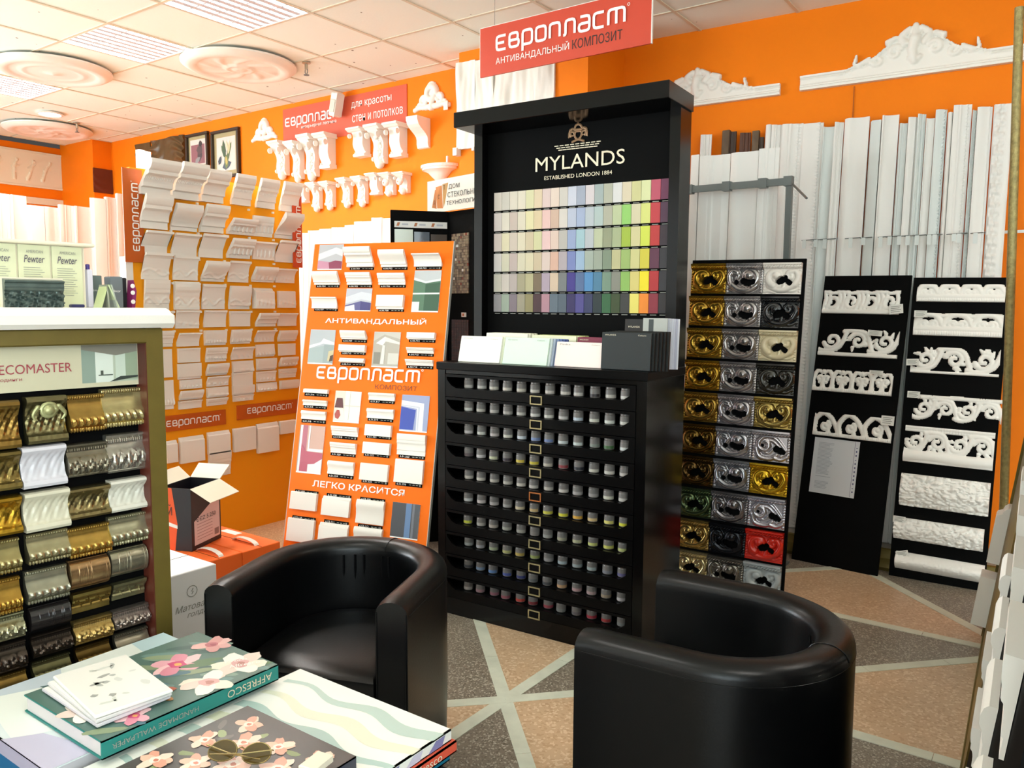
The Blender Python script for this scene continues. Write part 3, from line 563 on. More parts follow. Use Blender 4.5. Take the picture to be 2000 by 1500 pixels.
for k in range(10):
    z0 = 1.104-PITCH*(k+1)
    d = put('drawer', front, t, (0, 0, z0)); put('tray', tray, d)
    put('label_holder', hm_c if k in (4,) else hm_b, d, (.515, 0, .0155))
    for j in range(12):
        m = MY @ Matrix.Translation((.134+.0697*j+random.uniform(-.003, .003), .052+random.uniform(-.004, .004), z0+.0402)) @ Matrix.Rotation(random.uniform(-.25, .25), 4, 'Z')
        o = put('paint_pot', jar, None, m)
        tag(o, 'paint sample pot, %s of twelve from the left in the %s drawer' % (ORD[j], ROWN[k]), 'paint pot', 'paint sample pots in the display drawers')
        b = put('colour_label', band, o); b.color = tuple(.62*q for q in S(JC[k][j])[:3])+(1,); put('printed_label', plab, o)
# upper part
MB().box(0, .045, .28, D, 1.157, 2.205).build('side_panel', BLACKG, t); MB().box(W-.045, W, .28, D, 1.157, 2.205).build('side_panel', BLACKG, t)
MB().box(.045, W-.045, .33, D, 1.157, 2.205).build('back_panel', BLACKM, t)
MB().box(-.008, W+.008, .13, D, 2.205, 2.272, None, .002).build('crown', BLACKG, t)
CH = ['DCD0C4 CFC7BB D9CEBD DDD2BE D9D3A9 DEC8A8 DCC3BD E3CDBE CFC6BC CCCCD8 A3A8B8 D6CACB A3AEAC B5B3A0 DAD6D3 DBCBAF CEC890 D9DAA5 BE5064 6E3050',
      'DBCFCA DCD2C2 C6B4A8 D9CEB8 E0D6A8 DAC49E E4BDB6 D0B09C D6CCC2 B9BED0 A3AFCB B9BFC4 B2C0BC B4B09C BCC49A 94C868 D5CAA8 D6D87C C23A40 502E46',
      'D8C8C0 DDD2B0 CDBDAE DACEB4 CDBB9C CFCB9E E6C0BC DEC3B4 BCB4AC 98A4C6 A2C0C8 B9BCC0 B9BE9E 94987A A8B088 A2B83C D2C896 D2DA50 BC3230 33242F',
      'D4CCC8 CCC6AE BDABA4 D2C8AE D5CAAA C9B698 D8C2B8 D6AC98 B0A4A8 7884B8 9AB2CC A2ACA0 9AA292 7E8C76 BEB88A 9CB468 CFC88A D2C440 5C2A42 2C2A30',
      'C8C2B4 C9BEB4 B2A49E A29A7C B4AC84 76644C AF9CAA D0B8A0 757878 3A2E84 526A94 4E88BA 4A7C9A 76907C 86867A 8CB45A D8C878 F2DC1E B22A2C 2A282E',
      '938F92 98A494 7E7078 98907A 8E845A 402026 B0828E 5E6A76 525E6A 281E58 4A4488 28305A 14282C 2C6038 34441E 343432 EADA6C F08A24 8A2636 211D20']
chip = MB().box(0, .0418, -.003, .001, 0, .083).mesh('colour_chip', CARD)
cap = MB().box(.006, .034, -.0015, .001, -.0085, -.0055).mesh('chip_caption', INK_GR)
for r, row in enumerate(CH):
    for c, h in enumerate(row.split()):
        o = put('colour_chip', chip, t, (.082+.0437*c, .329, 1.851-.0942*r)); o.color = tuple(.82*q for q in S(h)[:3])+(1,); put('chip_caption', cap, o)
text('MYLANDS', INK_G, t, w=.44, h=.062, pos=(.305, .329, 2.012))
text('ESTABLISHED LONDON 1884', INK_G, t, w=.335, h=.017, pos=(.352, .329, 1.972))
e = MB()
for q in range(3): # three lines too small to read
    for k in range(9): e.box(.52-.118+.01*q+(.026-.0022*q)*k, .52-.118+.01*q+(.026-.0022*q)*k+.020, -.0005, 0, 2.114-.0095*q, 2.118-.0095*q)
e.build('small_lettering', INK_G, t, (0, .329, 0))
CREST = mat('crest_bronze', S('#8a6a4c'), .4, .4)
st = [scroll(.020, .034, .020, .003, 200, -.8, .006, .003), scroll(.076, .034, .020, .003, -20, .8, .006, .003), stroke([(.02, .004), (.048, .012), (.076, .004)], .005), stroke([(.034, .046), (.034, .024), (.048, .014), (.062, .024), (.062, .046), (.034, .046)], .0045), stroke([(.03, .056), (.036, .072), (.048, .076), (.06, .072), (.066, .056), (.03, .056)], .005), stroke([(.048, .076), (.048, .092)], .0035), stroke([(.012, .03), (.008, .052), (.02, .06)], .006), stroke([(.084, .03), (.088, .052), (.076, .06)], .006)]
put('crest', relief(.096, .096, 72, 72, lambda X, Z: field(X, Z, st, .6), 0, CREST, 'crest'), t, (.472, .329, 2.122))
# swatch stacks on the counter
def stack(label, u0, u1, y0, z1, cols, lean=14, th=.011, group='colour card stacks on the black counter', lines=None):
    m = MY @ Matrix.Translation((u0, y0, 1.1585)) @ Matrix.Rotation(R_(-lean), 4, 'X')
    s = thing('colour_card_stack', label, 'colour cards', m, group); wd = u1-u0; h = z1-1.157
    for i, c in enumerate(cols):
        k = i*.006
        o = MB().box(k, wd+k*1.4, i*th, i*th+th*.85, 0, h+i*.002, None, .0015).build('card', CARD, s); o.color = S(c)
    if lines: text(lines, INK_GR if lines != 'MYLANDS' else INK_G, s, w=wd*.22, h=.006, pos=(wd*.07, -.0003, h-.014)); text('Colours', INK_GR if lines != 'MYLANDS' else INK_G, s, w=wd*.16, h=.006, pos=(wd*.74, -.0003, h-.014))
    return s
stack('cream white colour card stack at the end nearest the orange board', .075, .295, .05, 1.275, ['#f4f0e2', '#e4e6cc', '#9fae7c', '#6e8a4e', '#3d4a2c', '#26301c'], lines='Whites')
stack('mint green colour card stack with blue cards behind it', .315, .535, .045, 1.275, ['#cfe2cf', '#d2dad8', '#a9b6c8', '#8c9ec4', '#6a80b4', '#4e64a0', '#4a5a94'], lines='Greens')
stack('pale pink colour card stack beside the dark card box', .565, .785, .06, 1.262, ['#efdcd4', '#e8cfc8', '#dcbcb4'], lines='Pinks')
stack('ivory colour card stack standing behind the cream one', .14, .36, .165, 1.285, ['#f1eddd', '#ebe7d3', '#e2dcc4', '#d9d2b8'], 8)
stack('yellow green colour card stack behind the mint one', .38, .60, .17, 1.28, ['#e9e8c8', '#dcdcb0', '#c8c88c', '#b4b478', '#9ca864'], 8)
stack('burgundy colour card stack behind the pink one', .61, .79, .165, 1.277, ['#7c2a42', '#6a2238', '#5a1c30'], 8, lines='MYLANDS')
s = stack('dark green black card box with small silver lettering', .79, 1.0, .04, 1.305, ['#131b1d', '#0d1212', '#0b0e0e', '#0a0d0d', '#090c0c', '#090b0b'], 4, .016, lines='MYLANDS')
s = thing('brochure_holder', 'grey and white folded brochure standing behind the dark card box', 'brochure', MY @ Matrix.Translation((.80, .19, 1.157)) @ Matrix.Rotation(R_(-3), 4, 'X'))
for i in range(7):
    o = MB().box(.10+i*.004, .205+i*.004, i*.012, i*.012+.003, 0, .205).build('page', CARD, s); o.color = S(['#a9aaa4', '#c8c9d2', '#d6d6de', '#e2e2ea', '#d8d8e4', '#c4c4d4', '#ececf2'][i])
o = MB().box(.02, .10, 0, .006, 0, .2).build('cover', CARD, s); o.color = S('#131212'); text('MYLANDS', INK_G, s, w=.05, h=.007, pos=(.036, -.0003, .165))
o = MB().box(.125, .145, -.001, 0, .13, .2).build('sticker', CARD, s); o.color = S('#3c4242')
# ------------------------------------------------------------------ orange partition with white cornice samples
def bandcarve(z0, z1, amp, wave, kind=0):
    def f(x, z, p):
        if not z0 < z < z1: return 0
        q = (z-z0)/(z1-z0); e = math.sin(math.pi*q)
        if kind == 0: return amp*e*max(0, math.sin(2*math.pi*x/wave+3*q))
        if kind == 1: return amp*e*(abs(math.sin(math.pi*x/wave))*.9+.3*math.sin(9*q+40*x))
        if kind == 2: return amp*math.exp(-((q-.5-.32*math.sin(2*math.pi*x/wave))/.13)**2)+amp*.7*math.exp(-((q-.5+.3*math.sin(2*math.pi*x/wave+.6))/.10)**2)*(.5+.5*math.sin(90*x))
        return amp*e*(1 if (x/wave) % 1 < .5 else 0)
    return f
LSW = thing('sample_wall', 'orange freestanding display wall covered with rows of white cornice samples', 'display stand', Matrix(((0, -1, 0, -4.2), (1, 0, 0, 0), (0, 0, 1, 0), (0, 0, 0, 1))))
# local x = room y, local -y = out of the face (room +x)
MB().box(2.375, 3.505, 0, .03, 0, 2.135).build('panel', mat('amber_panel', S('#f09a14'), .6, spec=.2), LSW)
MB().box(2.335, 2.375, .0, .06, 0, 1.66).build('end_post', WHITE, LSW)
SB = mat('banner_orange_red', S('#c25a1a'), .4); SB2 = mat('banner_red', S('#cf5030'), .4)
MB().box(2.325, 2.435, -.016, -.010, 1.63, 2.125).build('side_banner', SB, LSW)
logo(LSW, INK_W, .36, (2.405, -.0165, 1.69), rot=R_(90)); 
MB().box(3.435, 3.51, -.03, -.024, 1.65, 2.11).build('side_banner', SB2, LSW); logo(LSW, INK_W, .36, (3.495, -.0305, 1.68), rot=R_(90))
MB().box(2.455, 2.92, -.008, 0, .685, .775).build('base_banner', SB, LSW); logo(LSW, INK_W, .34, (2.53, -.009, .715))
MB().box(3.0, 3.465, -.008, 0, .70, .79).build('base_banner', SB, LSW); logo(LSW, INK_W, .34, (3.07, -.009, .735))
KIND = ['step', 'step', 'cove', 'cove', 'ogee', 'cove', 'ogee', 'cove', 'ogee', 'cove', 'ogee', 'cove']
rng = random.Random(3)
for r, row in enumerate(DATA['LS']):
    for c, (y1, y2, zb, zt, p) in enumerate(row):
        h = zt-zb; L = y2-y1; p = max(p, .012); kd = KIND[r] if rng.random() < .7 else rng.choice(['cove', 'ogee', 'step'])
        if r == 4: kd = ['step', 'ovolo', 'cove', 'ogee', 'flat', 'slab'][c]
        cv = None
        if r in (3, 4): cv = bandcarve(.10, .46, .0045, rng.choice([.10, .13, .16]) if c < 4 else .03, 2 if c < 4 else 1)
        elif r == 0 and c not in (2, 5): cv = bandcarve(.42, .52, .004, .010, 3)
        elif r in (1, 2) and c in (3, 4): cv = bandcarve(.1, .6, .006, .03, 3)
        elif r >= 5 and rng.random() < .45: cv = bandcarve(.12, .38, .005, rng.choice([.018, .025, .04]), rng.choice([0, 1, 3]))
        me = moulding(L, profile(kd, h, p), cv, nx=int(L/.0035) if cv else 2, thick=.014 if p > .03 else None, mat=WHITE, dense=bool(cv), name='cornice_sample')
        put('cornice_sample', me, LSW, (y1, -.001, zb))
for (y1, y2, zt, zb), kd in zip(DATA['LSbase'], ['flat', 'flat', 'flat', 'step', 'slab', 'flat', 'slab']):
    put('skirting_sample', moulding(y2-y1, profile(kd, zt-zb, .022), mat=WHITE, name='skirting_sample'), LSW, (y1, -.001, zb))
hk = MB()
for y in (2.60, 2.77, 2.94, 3.12, 3.30):
    for z in (1.99, 1.82, 1.67, 1.53, 1.37, 1.26): hk.box(y-.006, y+.006, -.012, 0, z-.012, z)
hk.build('hooks', WHITE, LSW)['kind'] = 'stuff'
# ------------------------------------------------------------------ leaning orange board
EC = thing('sample_board', 'bright orange leaning board with small white mouldings, room photos and white lettering', 'display board', board_frame(-3.176, 2.485, 0, 13.456, 11.202, -.195))
OBRD = mat('orange_print', S('#f97204'), .5, spec=.2)
MB().box(0, .795, .001, .02, 0, 1.752).build('panel', OBRD, EC); MB().box(.795, .799, .001, .02, 0, 1.752).box(-.004, 0, .001, .02, 0, 1.752).build('edge_band', mat('board_edge', S('#b5aca0'), .5), EC)
ek = ['step', 'ogee', 'cove', 'ogee', 'step', 'step', 'cove', 'ogee', 'ogee', 'ogee', 'ogee', 'ogee', 'step', 'step']+['flat', 'ovolo', 'ovolo', 'ovolo', 'step', 'ovolo', 'step', 'slab', 'slab', 'step', 'ovolo', 'slab', 'slab']+['slab', 'flat', 'ovolo']*2
ek[23] = 'step'
for i, (u1, u2, zb, zt, p, l1, l2, lz0, lz1) in enumerate(DATA['ECs']):
    if i < 14: me = moulding(u2-u1, profile(ek[i], zt-zb, p), thick=.008 if p > .02 else None, mat=WHITE, name='moulding_sample')
    else: me = moulding(u2-u1, profile(ek[i], zt-zb, max(p*1.3, .016)), mat=WHITE, name='moulding_sample')
    s = put('moulding_sample', me, EC, (u1, 0, zb))
    lab = MB().box(l1, l2, -.003, .0005, lz0, lz1).build('label_strip', BLACKM, EC)
    code = '6.50.%d' % (701+i) if i < 14 else ('6.51.%d' % (300+i) if i < 27 else '6.53.%d' % (80+i))
    text(code, INK_W, lab, w=.05, h=(lz1-lz0)*.55, pos=(l1+.008, -.0032, lz0+(lz1-lz0)*.22), ext=.0002)
    m = MB(); 
    for q in range(3): m.box(l1+.074+.018*q, l1+.086+.018*q, -.0034, -.003, lz0+(lz1-lz0)*.4, lz0+(lz1-lz0)*.6)
    m.box(l2-.014, l2-.006, -.0034, -.003, lz0+(lz1-lz0)*.2, lz0+(lz1-lz0)*.75); m.build('label_mark', INK_GR, lab)
def photo(quad, polys, i):
    us = [q[0] for q in quad]; vs = [q[1] for q in quad]; u0, u1, v0, v1 = (us[0]+us[3])/2, (us[1]+us[2])/2, (vs[2]+vs[3])/2, (vs[0]+vs[1])/2
    m = MB().box(u0, u1, -.002, .0005, v0, v1, S('#f2efec'))
    for k, (col, pts) in enumerate(polys):
        m.poly_xz([(u0+(u1-u0)*a, v0+(v1-v0)*(.035+.965*b)) for a, b in pts], -.0022-.0002*k, S(col))
    m.build('room_photo', PRINTG, EC)
full = [(0, 0), (1, 0), (1, 1), (0, 1)]
PH = [[('#b9b7bb', full), ('#d8d8dc', [(0, .35), (.72, .62), (1, .5), (1, .78), (.7, .88), (0, .62)]), ('#c48aa0', [(0, 0), (.5, 0), (.5, .28), (0, .34)]), ('#8a3a55', [(.5, 0), (1, 0), (1, .3), (.72, .34), (.45, .26)])],
      [('#5a7a62', full), ('#c2c4c6', [(0, .82), (.45, .72), (1, .8), (1, 1), (0, 1)]), ('#dcdcde', [(0, .76), (.45, .68), (1, .74), (1, .8), (.45, .73), (0, .83)]), ('#3d5c48', [(.45, 0), (1, 0), (1, .7), (.45, .66)]), ('#d8dcd8', [(0, .4), (1, .41), (1, .45), (0, .44)]), ('#e4e4e2', [(0, 0), (.28, 0), (.28, .22), (0, .22)])],
      [('#bfbfc8', full), ('#d4d4da', [(0, .3), (.62, .5), (1, .42), (1, .75), (.6, .85), (0, .6)]), ('#5e5a8c', [(0, .22), (.6, .42), (1, .34), (1, 0), (0, 0)]), ('#46427a', [(.6, 0), (1, 0), (1, .34), (.6, .42)]), ('#e8e8ea', [(0, 0), (.4, 0), (.36, .26), (0, .16)])],
      [('#b4b8bc', full), ('#dfe0e2', [(0, .52), (.45, .62), (.55, .74), (1, .62), (1, .55), (.55, .58), (0, .42)]), ('#a3b0b0', [(0, 0), (.6, 0), (.6, .52), (0, .42)]), ('#98a4a4', [(.6, 0), (1, 0), (1, .55), (.6, .55)]), ('#c6b890', [(.78, .06), (1, .1), (1, .4), (.8, .36)]), ('#4a3020', [(.86, .05), (1, .08), (1, .26), (.88, .22)])],
      [('#b4aca0', full), ('#c8c2b8', [(0, .72), (.4, .92), (1, .8), (1, 1), (0, 1)]), ('#e8e4dc', [(.1, .66), (.42, .86), (.48, .74), (.36, .6)]), ('#e0dcd4', [(.42, .86), (1, .7), (1, .64), (.45, .72)]), ('#ddd8d0', [(.32, .06), (.46, .06), (.46, .6), (.36, .62)]), ('#8a8478', [(.06, .06), (.3, .06), (.3, .4), (.06, .4)]), ('#cfcac0', [(.6, .06), (1, .06), (1, .38), (.6, .38)])],
      [('#d8d0c2', full), ('#e8e2d6', [(.4, 0), (1, 0), (1, 1), (.4, 1)]), ('#c2baac', [(.58, .05), (.60, .05), (.60, 1), (.58, 1)]), ('#d2cabb', [(.4, .5), (1, .5), (1, .53), (.4, .53)]), ('#efe6d2', [(.05, .03), (.45, .03), (.38, .4), (.15, .42)]), ('#5a1c20', [(.02, .44), (.36, .44), (.30, .76), (.08, .76)]), ('#a83a30', [(.08, .10), (.2, .06), (.28, .2), (.22, .36), (.12, .36), (.05, .22)])],
      [('#9aa2c4', full), ('#e6e6ea', [(0, .84), (.82, .78), (.84, 0), (.6, 0), (.58, .62), (0, .68)]), ('#c9cad4', [(0, .72), (.68, .68), (.68, 0), (.63, 0), (.62, .64), (0, .69)]), ('#2c46a8', [(0, .02), (.5, .02), (.54, .58), (0, .66)])],
      [('#c9a090', full), ('#b06070', [(.12, 0), (.32, 0), (.32, 1), (.12, 1)]), ('#e8e4e2', [(.03, 0), (.12, 0), (.12, 1), (.03, 1)]), ('#8f8a86', [(0, 0), (.03, 0), (.03, 1), (0, 1)]), ('#ece8e6', [(.38, .48), (.44, .48), (.44, 1), (.38, 1)]), ('#ece8e6', [(.38, .44), (1, .44), (1, .5), (.38, .5)]), ('#b24a60', [(.12, 0), (1, 0), (1, .42), (.32, .44), (.12, .6)]), ('#e9e6e2', [(.45, 0), (1, 0), (1, .3), (.7, .18), (.45, .16)])],
      [('#46484e', full), ('#34363c', [(0, 0), (.5, 0), (.5, 1), (0, 1)]), ('#5a7ca8', [(.5, 0), (.7, 0), (.7, 1), (.5, 1)]), ('#6a6e78', [(.74, 0), (.82, 0), (.82, 1), (.74, 1)])]]
for i, (q, p) in enumerate(zip(DATA['ECp'], PH)): photo(q, p, i)
text('АНТИВАНДАЛЬНЫЙ', INK_W, EC, w=.575, h=.036, pos=(.113, 0, 1.338), bold=.02); logo(EC, INK_W, .59, (.093, 0, 1.064))
text('КОМПОЗИТ', INK_BR, EC, w=.232, h=.023, pos=(.44, 0, 1.022)); text('ЛЕГКО КРАСИТСЯ', INK_W, EC, w=.52, h=.032, pos=(.137, 0, .521), bold=.02)
# ------------------------------------------------------------------ board of carved corner tiles
TSM = board_frame(-1.644, 3.756, 0, 3.433, 4.723, -.539)
TS = thing('tile_board', 'narrow black leaning board with three columns of carved gold, silver and painted tiles', 'display board', TSM)
MB().box(0, .556, .001, .018, 0, 1.652).build('panel', BLACKM, TS)
TW, TH = .178, .148
def tile_field(variant):
    if variant == 0:   # two volutes facing each other over a leafy bowl
        st = [scroll(.062, .078, .040, .012, 250, -1.25, .020, .012), scroll(.066, .086, .004, .002, 0, .5, .022, .022), stroke([(.020, .07), (.03, .038), (.07, .02), (.11, .022), (.15, .045)], .013, .016), stroke([(.15, .045), (.165, .08), (.15, .108), (.128, .1)], .016, .013), scroll(.128, .088, .018, .004, 90, 1.0, .014, .012), stroke([(.03, .05), (.06, .03), (.098, .034)], .010, .006), stroke([(.095, .02), (.10, .046), (.096, .058)], .012, .008), stroke([(.105, .02), (.14, .014), (.17, .03)], .010, .006), stroke([(.006, .10), (.02, .11), (.05, .118)], .007), stroke([(.008, .012), (.03, .014), (.06, .006)], .008)]
        hole = [(.088, .066, .016), (.075, .060, .013), (.104, .076, .012), (.118, .058, .012), (.126, .052, .011)]
    elif variant == 1: # mirrored, with a big ball on the other side
        st = [scroll(.114, .080, .042, .014, -70, 1.2, .019, .012), scroll(.110, .088, .005, .002, 0, .5, .024, .024), stroke([(.158, .07), (.148, .038), (.108, .018), (.066, .02), (.03, .042)], .013, .017), stroke([(.02, .05), (.014, .085), (.03, .11), (.052, .104)], .015, .013), stroke([(.036, .098), (.06, .09), (.054, .074)], .014, .012), stroke([(.15, .05), (.115, .03), (.08, .036)], .010, .007), stroke([(.08, .022), (.05, .014), (.012, .03)], .010, .007), stroke([(.13, .118), (.165, .11)], .007)]
        hole = [(.084, .062, .013), (.098, .056, .014), (.116, .052, .014), (.134, .058, .012), (.05, .056, .010)]
    else:              # one sweeping leaf
        st = [scroll(.06, .078, .030, .012, 150, 1.1, .016, .010), stroke([(.03, .09), (.06, .118), (.11, .112), (.16, .06)], .016, .008), stroke([(.05, .10), (.10, .098), (.15, .05)], .010, .006), stroke([(.02, .06), (.04, .02), (.09, .014), (.12, .034)], .014, .010), stroke([(.05, .05), (.08, .04), (.1, .06)], .010, .006), stroke([(.11, .02), (.14, .014), (.17, .03)], .012, .008), stroke([(.14, .03), (.17, .05)], .010, .006)]
        hole = [(.118, .062, .015), (.134, .056, .014), (.148, .05, .010), (.05, .075, .006)]
    def f(X, Z):
        H = .008+field(X, Z, st, 1.25)
        rope = .009+.008*np.abs(np.sin((X-.9*(Z-.128))*math.pi/.0135))
        H = np.where((Z > .122) & (Z < .139), .016+rope*np.sqrt(np.clip(1-((Z-.1305)/.0086)**2, 0, 1)), H)
        H = np.where(Z >= .138, .034, H); H = np.where(np.abs(Z-.119) < .0025, .010, H)
        bead = field(X, Z, [[(.006, z, .005) for z in np.arange(.012, .118, .0125)], [(TW-.007, z, .005) for z in np.arange(.012, .118, .0125)]])
        H = np.maximum(H, .012+bead)
        for hx, hz, hr in hole: H = np.where((X-hx)**2+(Z-hz)**2 < (hr*1.12)**2, 0, H)
        return H
    return f
TM = [relief(TW, TH, 84, 70, tile_field(v), .0005, None, 'carved_tile') for v in range(3)]
def tmesh(v, m): a = TM[v].copy(); a.materials.append(m); return a
TMETAL_B = {v: tmesh(v, TMETAL) for v in range(3)}; TGLOSS_B = {v: tmesh(v, TGLOSS) for v in range(3)}
HOLE = MB()
TC = [[('gold', '#b08a2e', 0, 1), ('bright silver', '#b9b3b2', 1, 1), ('white', '#e9e0d6', 0, 0)],
      [('gold', '#b28a34', 0, 1), ('silver', '#b4aeae', 1, 1), ('glossy black', '#141518', 0, 0)],
      [('yellow gold', '#b08c36', 0, 1), ('silver', '#aca5a3', 1, 1), ('ivory', '#d8c8a4', 0, 0)],
      [('gold', '#ac842c', 0, 1), ('silver', '#aba5a5', 1, 1), ('black bronze', '#23201a', 0, 0)],
      [('old gold', '#a8843a', 0, 1), ('silver', '#b3adb0', 1, 1), ('champagne gold', '#ab9454', 0, 1)],
      [('dark gold', '#6e5220', 0, 1), ('cool silver', '#b0aeb4', 1, 1), ('silver leaf', '#b8b2b6', 2, 1)],
      [('brown bronze', '#5c4420', 0, 1), ('cool silver', '#a6a6ac', 1, 1), ('bright yellow gold', '#c8a028', 0, 1)],
      [('green and gold', '#5c6c4c', 0, 1), ('dark silver', '#8f8c90', 1, 1), ('white silver leaf', '#c4c2cc', 2, 1)],
      [('pale gold', '#b89c5c', 0, 1), ('black and silver', '#34363c', 1, 1), ('red', '#cf2414', 0, 0)],
      [('ivory and gold', '#d8c898', 0, 1), ('antique silver', '#8e8a84', 1, 1), ('grey white', '#b4bcc0', 0, 0)],
      [('gold', '#a8843a', 0, 1), ('silver', '#aba5a5', 1, 1), ('white', '#dcd8d0', 0, 0)]]
for r, row in enumerate(TC):
    for c, (nm, h, v, metal) in enumerate(row):
        z = 1.630-.1613*r-TH+.0
        if z < -.01: continue
        o = put('carved_tile', (TMETAL_B if metal else TGLOSS_B)[v], TS, (.004+.1805*c, 0, max(z, .0))); o.color = S(h); o['label'] = nm+' carved tile'
# ------------------------------------------------------------------ two black boards with pierced white carving
CARVE = mat('white_carving', S('#fbf7f0'), .5)
def pierced(w, h, st, bar=.022, beads=True, nx=None, cut=.0015, k=.9, top=False):
    nx = nx or int(w/.0032); nz = int(h/.0032)
    def f(X, Z):
        H = field(X, Z, st, k)*1.0
        b = np.where(Z < bar, .012+.004*np.sqrt(np.clip(1-((Z-bar/2)/(bar/2))**2, 0, 1)), 0)
        if beads: b = np.where(Z < bar, b+.003*np.abs(np.sin(X*math.pi/.011)), b)
        if top: b = np.where(Z > h-bar, .018, b)
        return np.maximum(H, b)
    return relief(w, h, nx, nz, f, cut, CARVE, 'pierced_carving')
def acanthus(w, h, n, bar, seed, t=.011, style=0):
    r = random.Random(seed); st = []; p = w/n; hh = h-bar
    for i in range(n):
        c = p*(i+.5); s = 1 if i % 2 == 0 else -1
        rad = hh*.36
        if style == 0:     # hearts: two volutes under an arch
            st += [stroke([(c-p*.48, bar), (c-p*.5, bar+hh*.5), (c-p*.3, bar+hh*.93), (c-p*.04, bar+hh*.8)], t*1.1, t*.7), stroke([(c+p*.48, bar), (c+p*.5, bar+hh*.5), (c+p*.3, bar+hh*.93), (c+p*.04, bar+hh*.8)], t*1.1, t*.7), scroll(c-p*.17, bar+hh*.48, rad*.55, rad*.15, -90, .9, t*.8, t*.9), scroll(c+p*.17, bar+hh*.48, rad*.55, rad*.15, 270, -.9, t*.8, t*.9), stroke([(c, bar), (c, bar+hh*.5)], t*1.2, t*.7), [(c, bar+hh*.88, t)]]
        elif style == 1:   # running leaf scroll
            st += [scroll(c, bar+hh*.5, rad, rad*.2, 200 if s > 0 else 160, 1.25*s, t, t*.8), stroke([(c-p*.55, bar+hh*(.1 if s > 0 else .9)), (c-p*.2, bar+hh*(.02 if s > 0 else .95)), (c+p*.3, bar+hh*.25 if s > 0 else bar+hh*.8), (c+p*.55, bar+hh*(.9 if s > 0 else .1))], t, t)]
            for q in range(5):
                a = R_(r.uniform(0, 360)); x, z = c+math.cos(a)*rad*.95, bar+hh*.5+math.sin(a)*rad*.95
                st.append(stroke([(x, z), (x+math.cos(a+.6)*.022, z+math.sin(a+.6)*.022)], t*.85, t*.4, 8))
        elif style == 2:   # tall leaves and open loops
            st += [scroll(c, bar+hh*.42, rad*.95, rad*.3, -100, .85*s, t*1.05, t*.8), stroke([(c-p*.5, bar), (c-p*.38, bar+hh*.55), (c-p*.48, bar+hh*.96)], t, t*.8), stroke([(c-p*.3, bar), (c-p*.16, bar+hh*.6), (c-p*.24, bar+hh*.98)], t*.9, t*.7), stroke([(c+p*.25, bar), (c+p*.4, bar+hh*.5), (c+p*.3, bar+hh*.97)], t, t*.8), stroke([(c-p*.5, bar+hh*.93), (c, bar+hh*.86), (c+p*.5, bar+hh*.93)], t*.85, t*.85), stroke([(c-p*.5, bar+hh*.25), (c, bar+hh*.1), (c+p*.5, bar+hh*.3)], t*.9, t*.9)]
        elif style == 4:   # low wave with round eyes
            st += [stroke([(c-p*.5, bar+hh*.3), (c-p*.25, bar+hh*.85), (c+.25*p, bar+hh*.85), (c+p*.5, bar+hh*.3)], t*1.1), scroll(c-p*.18, bar+hh*.35, hh*.22, hh*.08, 0, 1.1, t*.85, t), scroll(c+p*.2, bar+hh*.35, hh*.22, hh*.08, 180, -1.1, t*.85, t), stroke([(c-p*.5, bar+hh*.1), (c, bar+hh*.12), (c+p*.5, bar+hh*.1)], t*1.3)]
            if seed % 2: st += [stroke([(c-p*.5, bar+hh*.85), (c, bar+hh*.92), (c+p*.5, bar+hh*.85)], t*.9)]
        else:              # big open S-scrolls leaning over
            st += [stroke([(c-p*.45, bar), (c-p*.5, bar+hh*.5), (c-p*.2, bar+hh*.95), (c+p*.18, bar+hh*.72), (c+p*.5, bar)], t*1.1, t), scroll(c-p*.05, bar+hh*.32, hh*.26, hh*.06, 60, -1.1, t*.8, t*1.0), stroke([(c+p*.1, bar+hh*.02), (c+p*.05, bar+hh*.3), (c-p*.12, bar+hh*.4)], t*.9, t*.7)]
            if i == 0: st += [stroke([(c-p*.4, bar+hh*.5), (0, bar+hh*.9)], t*.6, t*.4), stroke([(c-p*.4, bar+hh*.4), (0, bar+hh*.6)], t*.6, t*.4), stroke([(c-p*.4, bar+hh*.25), (0, bar+hh*.3)], t*.6, t*.4)]
    return st
PRICE = mat('paper_tag', S('#e9e7e0'), .6)
def ptag(parent, x, z, rot=0, w=.055, h=.035):
    o = MB().box(-w/2, w/2, -.034, -.0325, -h/2, h/2).build('price_tag', PRICE, parent, Matrix.Translation((x, 0, z)) @ Matrix.Rotation(R_(rot), 4, 'Y'))
    m = MB()
    for k in range(4): m.box(-w*.38, w*(.35-.1*(k % 2)), -.0346, -.034, h*.26-h*.19*k, h*.33-h*.19*k)
    m.build('tag_lines', INK_GR, o)
BA = thing('carving_board', 'black leaning board with four pierced white carvings above a pinned paper sheet', 'display board', board_frame(-1.256, 4.507, 0, -4.993, 10.445, -.62))
MB().box(0, .458, .001, .016, 0, 1.619).build('panel', BLACKM, BA)
for (u0, z0, w, h, n, style, seed, bd) in [(.010, 1.404, .405, .131, 4, 2, 1, False), (.014, 1.164, .418, .152, 3, 1, 5, False), (.006, .962, .420, .122, 4, 0, 2, True), (.038, .712, .412, .130, 3, 3, 3, True)]:
    put('pierced_carving', pierced(w, h, acanthus(w, h, n, .022, seed, .0135, style), beads=bd), BA, (u0, 0, z0))
ptag(BA, .408, 1.428, -8, .07, .05); ptag(BA, .315, 1.295, 4, .075, .03); ptag(BA, .345, 1.082, 0, .07, .02); ptag(BA, .43, .83, 0, .065, .05)
sh = MB().box(.053, .296, -.003, 0, .392, .70, S('#dcdde0')); rr = random.Random(2)
for k in range(36):
    if k in (25, 27, 28, 29): continue
    sh.box(.078, .078+rr.uniform(.06, .085), -.0034, -.003, .672-.0072*k, .6745-.0072*k, S('#a9acb4'))
sh.box(.272, .2735, -.0034, -.003, .395, .697, S('#3a2c66'))
